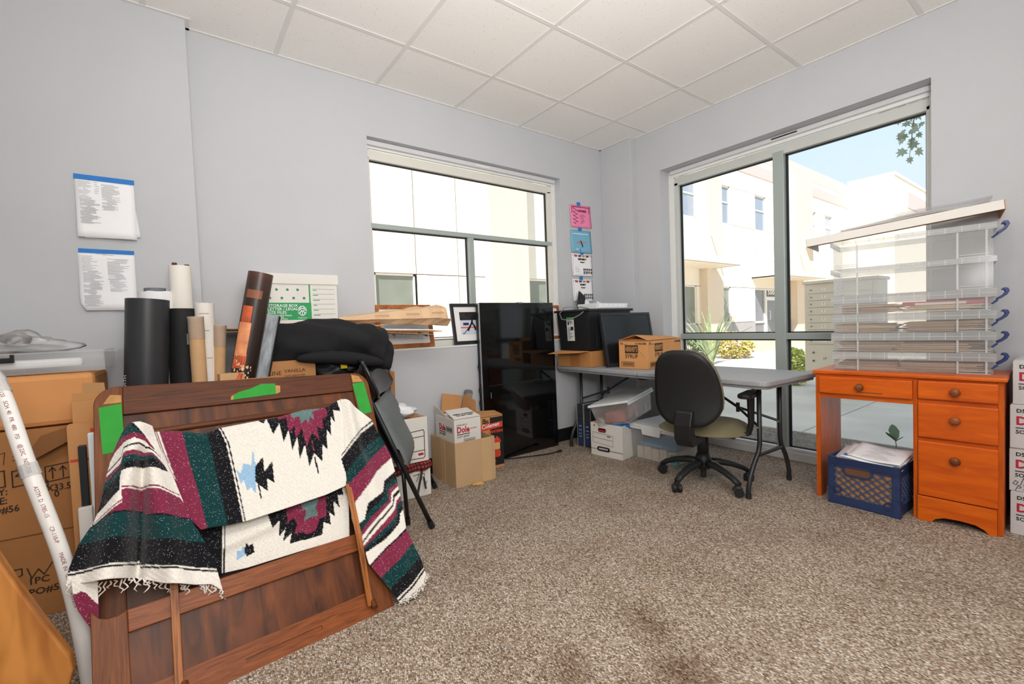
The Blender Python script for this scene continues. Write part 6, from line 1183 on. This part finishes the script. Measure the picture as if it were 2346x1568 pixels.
for i in range(4):
    z0 = pz+.1045*i; t = clear_box(names[i], z0, .062, .0415, False); latch(t, .058)
    for side in (0, 1):
        x0 = .022 if side == 0 else .30+R.uniform(-.03, .03); st = thing('folder_pile', '%s pile of manila folders and papers in the %s clear box of the stack' % ('left' if side == 0 else 'right', ('bottom', 'second', 'third', 'fourth')[i]), 'folders', MBIN @ Matrix.Translation((0, 0, z0+.0024)), 'folder piles in the clear boxes')
        z = 0.0; lim = .046 if (i, side) != (3, 1) else .030
        while z < lim:
            h_ = R.uniform(.0018, .006); wv = R.uniform(.22, .28) if side == 0 else R.uniform(.24, BW-.02-x0-.01); tl_ = R.uniform(-.012, .012)
            dx = R.uniform(0, .03); x1_ = min(x0+dx+wv, BW-.02); P = [(x0+dx, R.uniform(.014, .03), z), (x1_, R.uniform(.014, .03), z+max(0, tl_)*.3), (x1_, BD_-.02, z+max(0, tl_)*.3), (x0+dx, BD_-.02, z)]
            MB().hexa(P, [Vector(p)+Vector((0, 0, h_*.8)) for p in P]).build('folder', mat(MAN[R.randrange(6)], .85, var=.05), st); z += h_
        if (i, side) == (3, 1):
            MB().box(x0, BW-.025, .016, BD_-.02, .032, .052).build('red_folder', mat('#b8465a', .6, var=.03), st, .002); MB().box(x0+.05, x0+.24, .0152, .016, .033, .045).build('label_strip', mat('#d9cdbd', .7, var=0), st)
t = clear_box('lower of the two deep empty clear boxes on the stack', pz+.418, .125, .028, True)
t = clear_box('upper deep empty clear box right under the white cardboard lid', pz+.418+.1535, .128, .030, True); latch(t, .115)
# white cardboard tray lid lying askew on top, loose films on it
zt = pz+.418+.1535+.159
ML = fr((3.005, 1.10, zt+.028), (.157, -.984, .078), y=(.985, .157, .005))
t = thing('cardboard_tray', 'shallow white cardboard tray lying tilted on top of the clear boxes', 'lid', ML); k = MB(); LW, LD = .79, .34
k.box(0, LW, 0, LD, .0, .004).build('lid_panel', CBIN, t); MB().box(0, LW, -.004, 0, -.040, .004).build('lid_edge', WHITECB, t, .001); MB().box(-.004, 0, 0, LD, -.040, .004).build('lid_edge', WHITECB, t, .001); MB().box(LW, LW+.004, 0, LD, -.040, .004).build('lid_edge', CB, t, .001)
for i in range(4):
    P = [[(.12+.58*a/12+.02*i, .03+.26*b/6, .006+.006*i+.006*math.sin(a*.8+i*1.3)*(.4+b/6)+.012*math.sin(a/12*PI)+(.012 if i == 3 else 0)) for a in range(13)] for b in range(7)]
    o = MB().grid(P).build('plastic_film', sheer('#e9ebec', (.3, .70, .45, .75)[i], gloss=.06, rough=.3, trans=.5) if i != 0 else PAPER, None, smooth=True, solid=.001); o.matrix_world = ML; tag(o, ('white paper sheet at the bottom of the films on the cardboard lid', 'lower clear film lying on the white cardboard lid', 'middle milky film lying on the white cardboard lid', 'topmost clear film curling up on the white cardboard lid')[i], 'film' if i else 'paper')
# fruit mix cartons stacked at the right edge
for i, (code, lab) in enumerate((('D587', 'bottom white fruit mix carton of the stack beside the desk'), ('D542', 'second white fruit mix carton, handwritten, in the stack beside the desk'), ('D587', 'third white fruit mix carton from the bottom beside the desk'), ('D542', 'top white fruit mix carton of the stack beside the desk'))):
    dx = (0, .004, -.002, .004)[i]; sft = (0, .004, .002, -.006)[i]
    t = carton('fruit_carton', lab, fr((3.110+dx, .297+sft, .0005+.2045*i), (.02, -1, 0), y=(1, .02, 0)), .35, .335, .203, mat('#c9c8c8', .8, var=.03), 'white fruit mix cartons stacked beside the desk')
    text(t, code, (.020, -.0008, .162), FX, FZ, .024, INK, bold=.0006); text(t, 'Dole', (.018, -.0008, .100), FX, FZ, .054, DR, bold=.0016); MB().box(.018, .15, -.0012, -.0002, .093, .097).build('underline', INK, t); text(t, 'SOFT SERVE', (.018, -.0008, .064), FX, FZ, .024, INK, bold=.0004)
    if i == 1: strokes(t, 'handwriting', [[(.02, .05), (.012, .035), (.022, .03), (.028, .045), (.02, .05)], [(.035, .03), (.045, .065), (.05, .06)], [(.045, .03), (.058, .068), (.062, .06)], [(.07, .04), (.075, .055)], [(.02, .005), (.03, .03), (.038, .02), (.03, .015)], [(.045, .01), (.052, .02), (.055, .008)], [(.065, .005), (.075, .028)]], fr((0, -.0008, 0), FX, z=(0, -1, 0)), .0022, INK)
# black cable end lying on the low sill of the tall window
t = thing('cable_end', 'short black cable end with a plug on the sill under the tall window', 'cable', T(0, 0, 0)); MB().tube([(3.57, 2.10, .092), (3.572, 1.98, .092), (3.575, 1.90, .091)], .005, 8).build('cable', BKM, t, smooth=True); MB().tube([(3.574, 1.93, .093), (3.576, 1.84, .093)], .010, 8).build('plug', BKM, t)
# ------------------------------------------------------------------ lettering: outlines turned into meshes of their own
bpy.context.view_layer.update(); dg = bpy.context.evaluated_depsgraph_get()
for o in [o for o in COL.objects if o.type == 'FONT']:
    me = bpy.data.meshes.new_from_object(o.evaluated_get(dg)); q = bpy.data.objects.new('lettering', me); COL.objects.link(q); q.parent = o.parent; q.matrix_basis = o.matrix_basis.copy(); bpy.data.objects.remove(o)
for ob in list(COL.objects):
    if ob.name.startswith('lettering'): pass
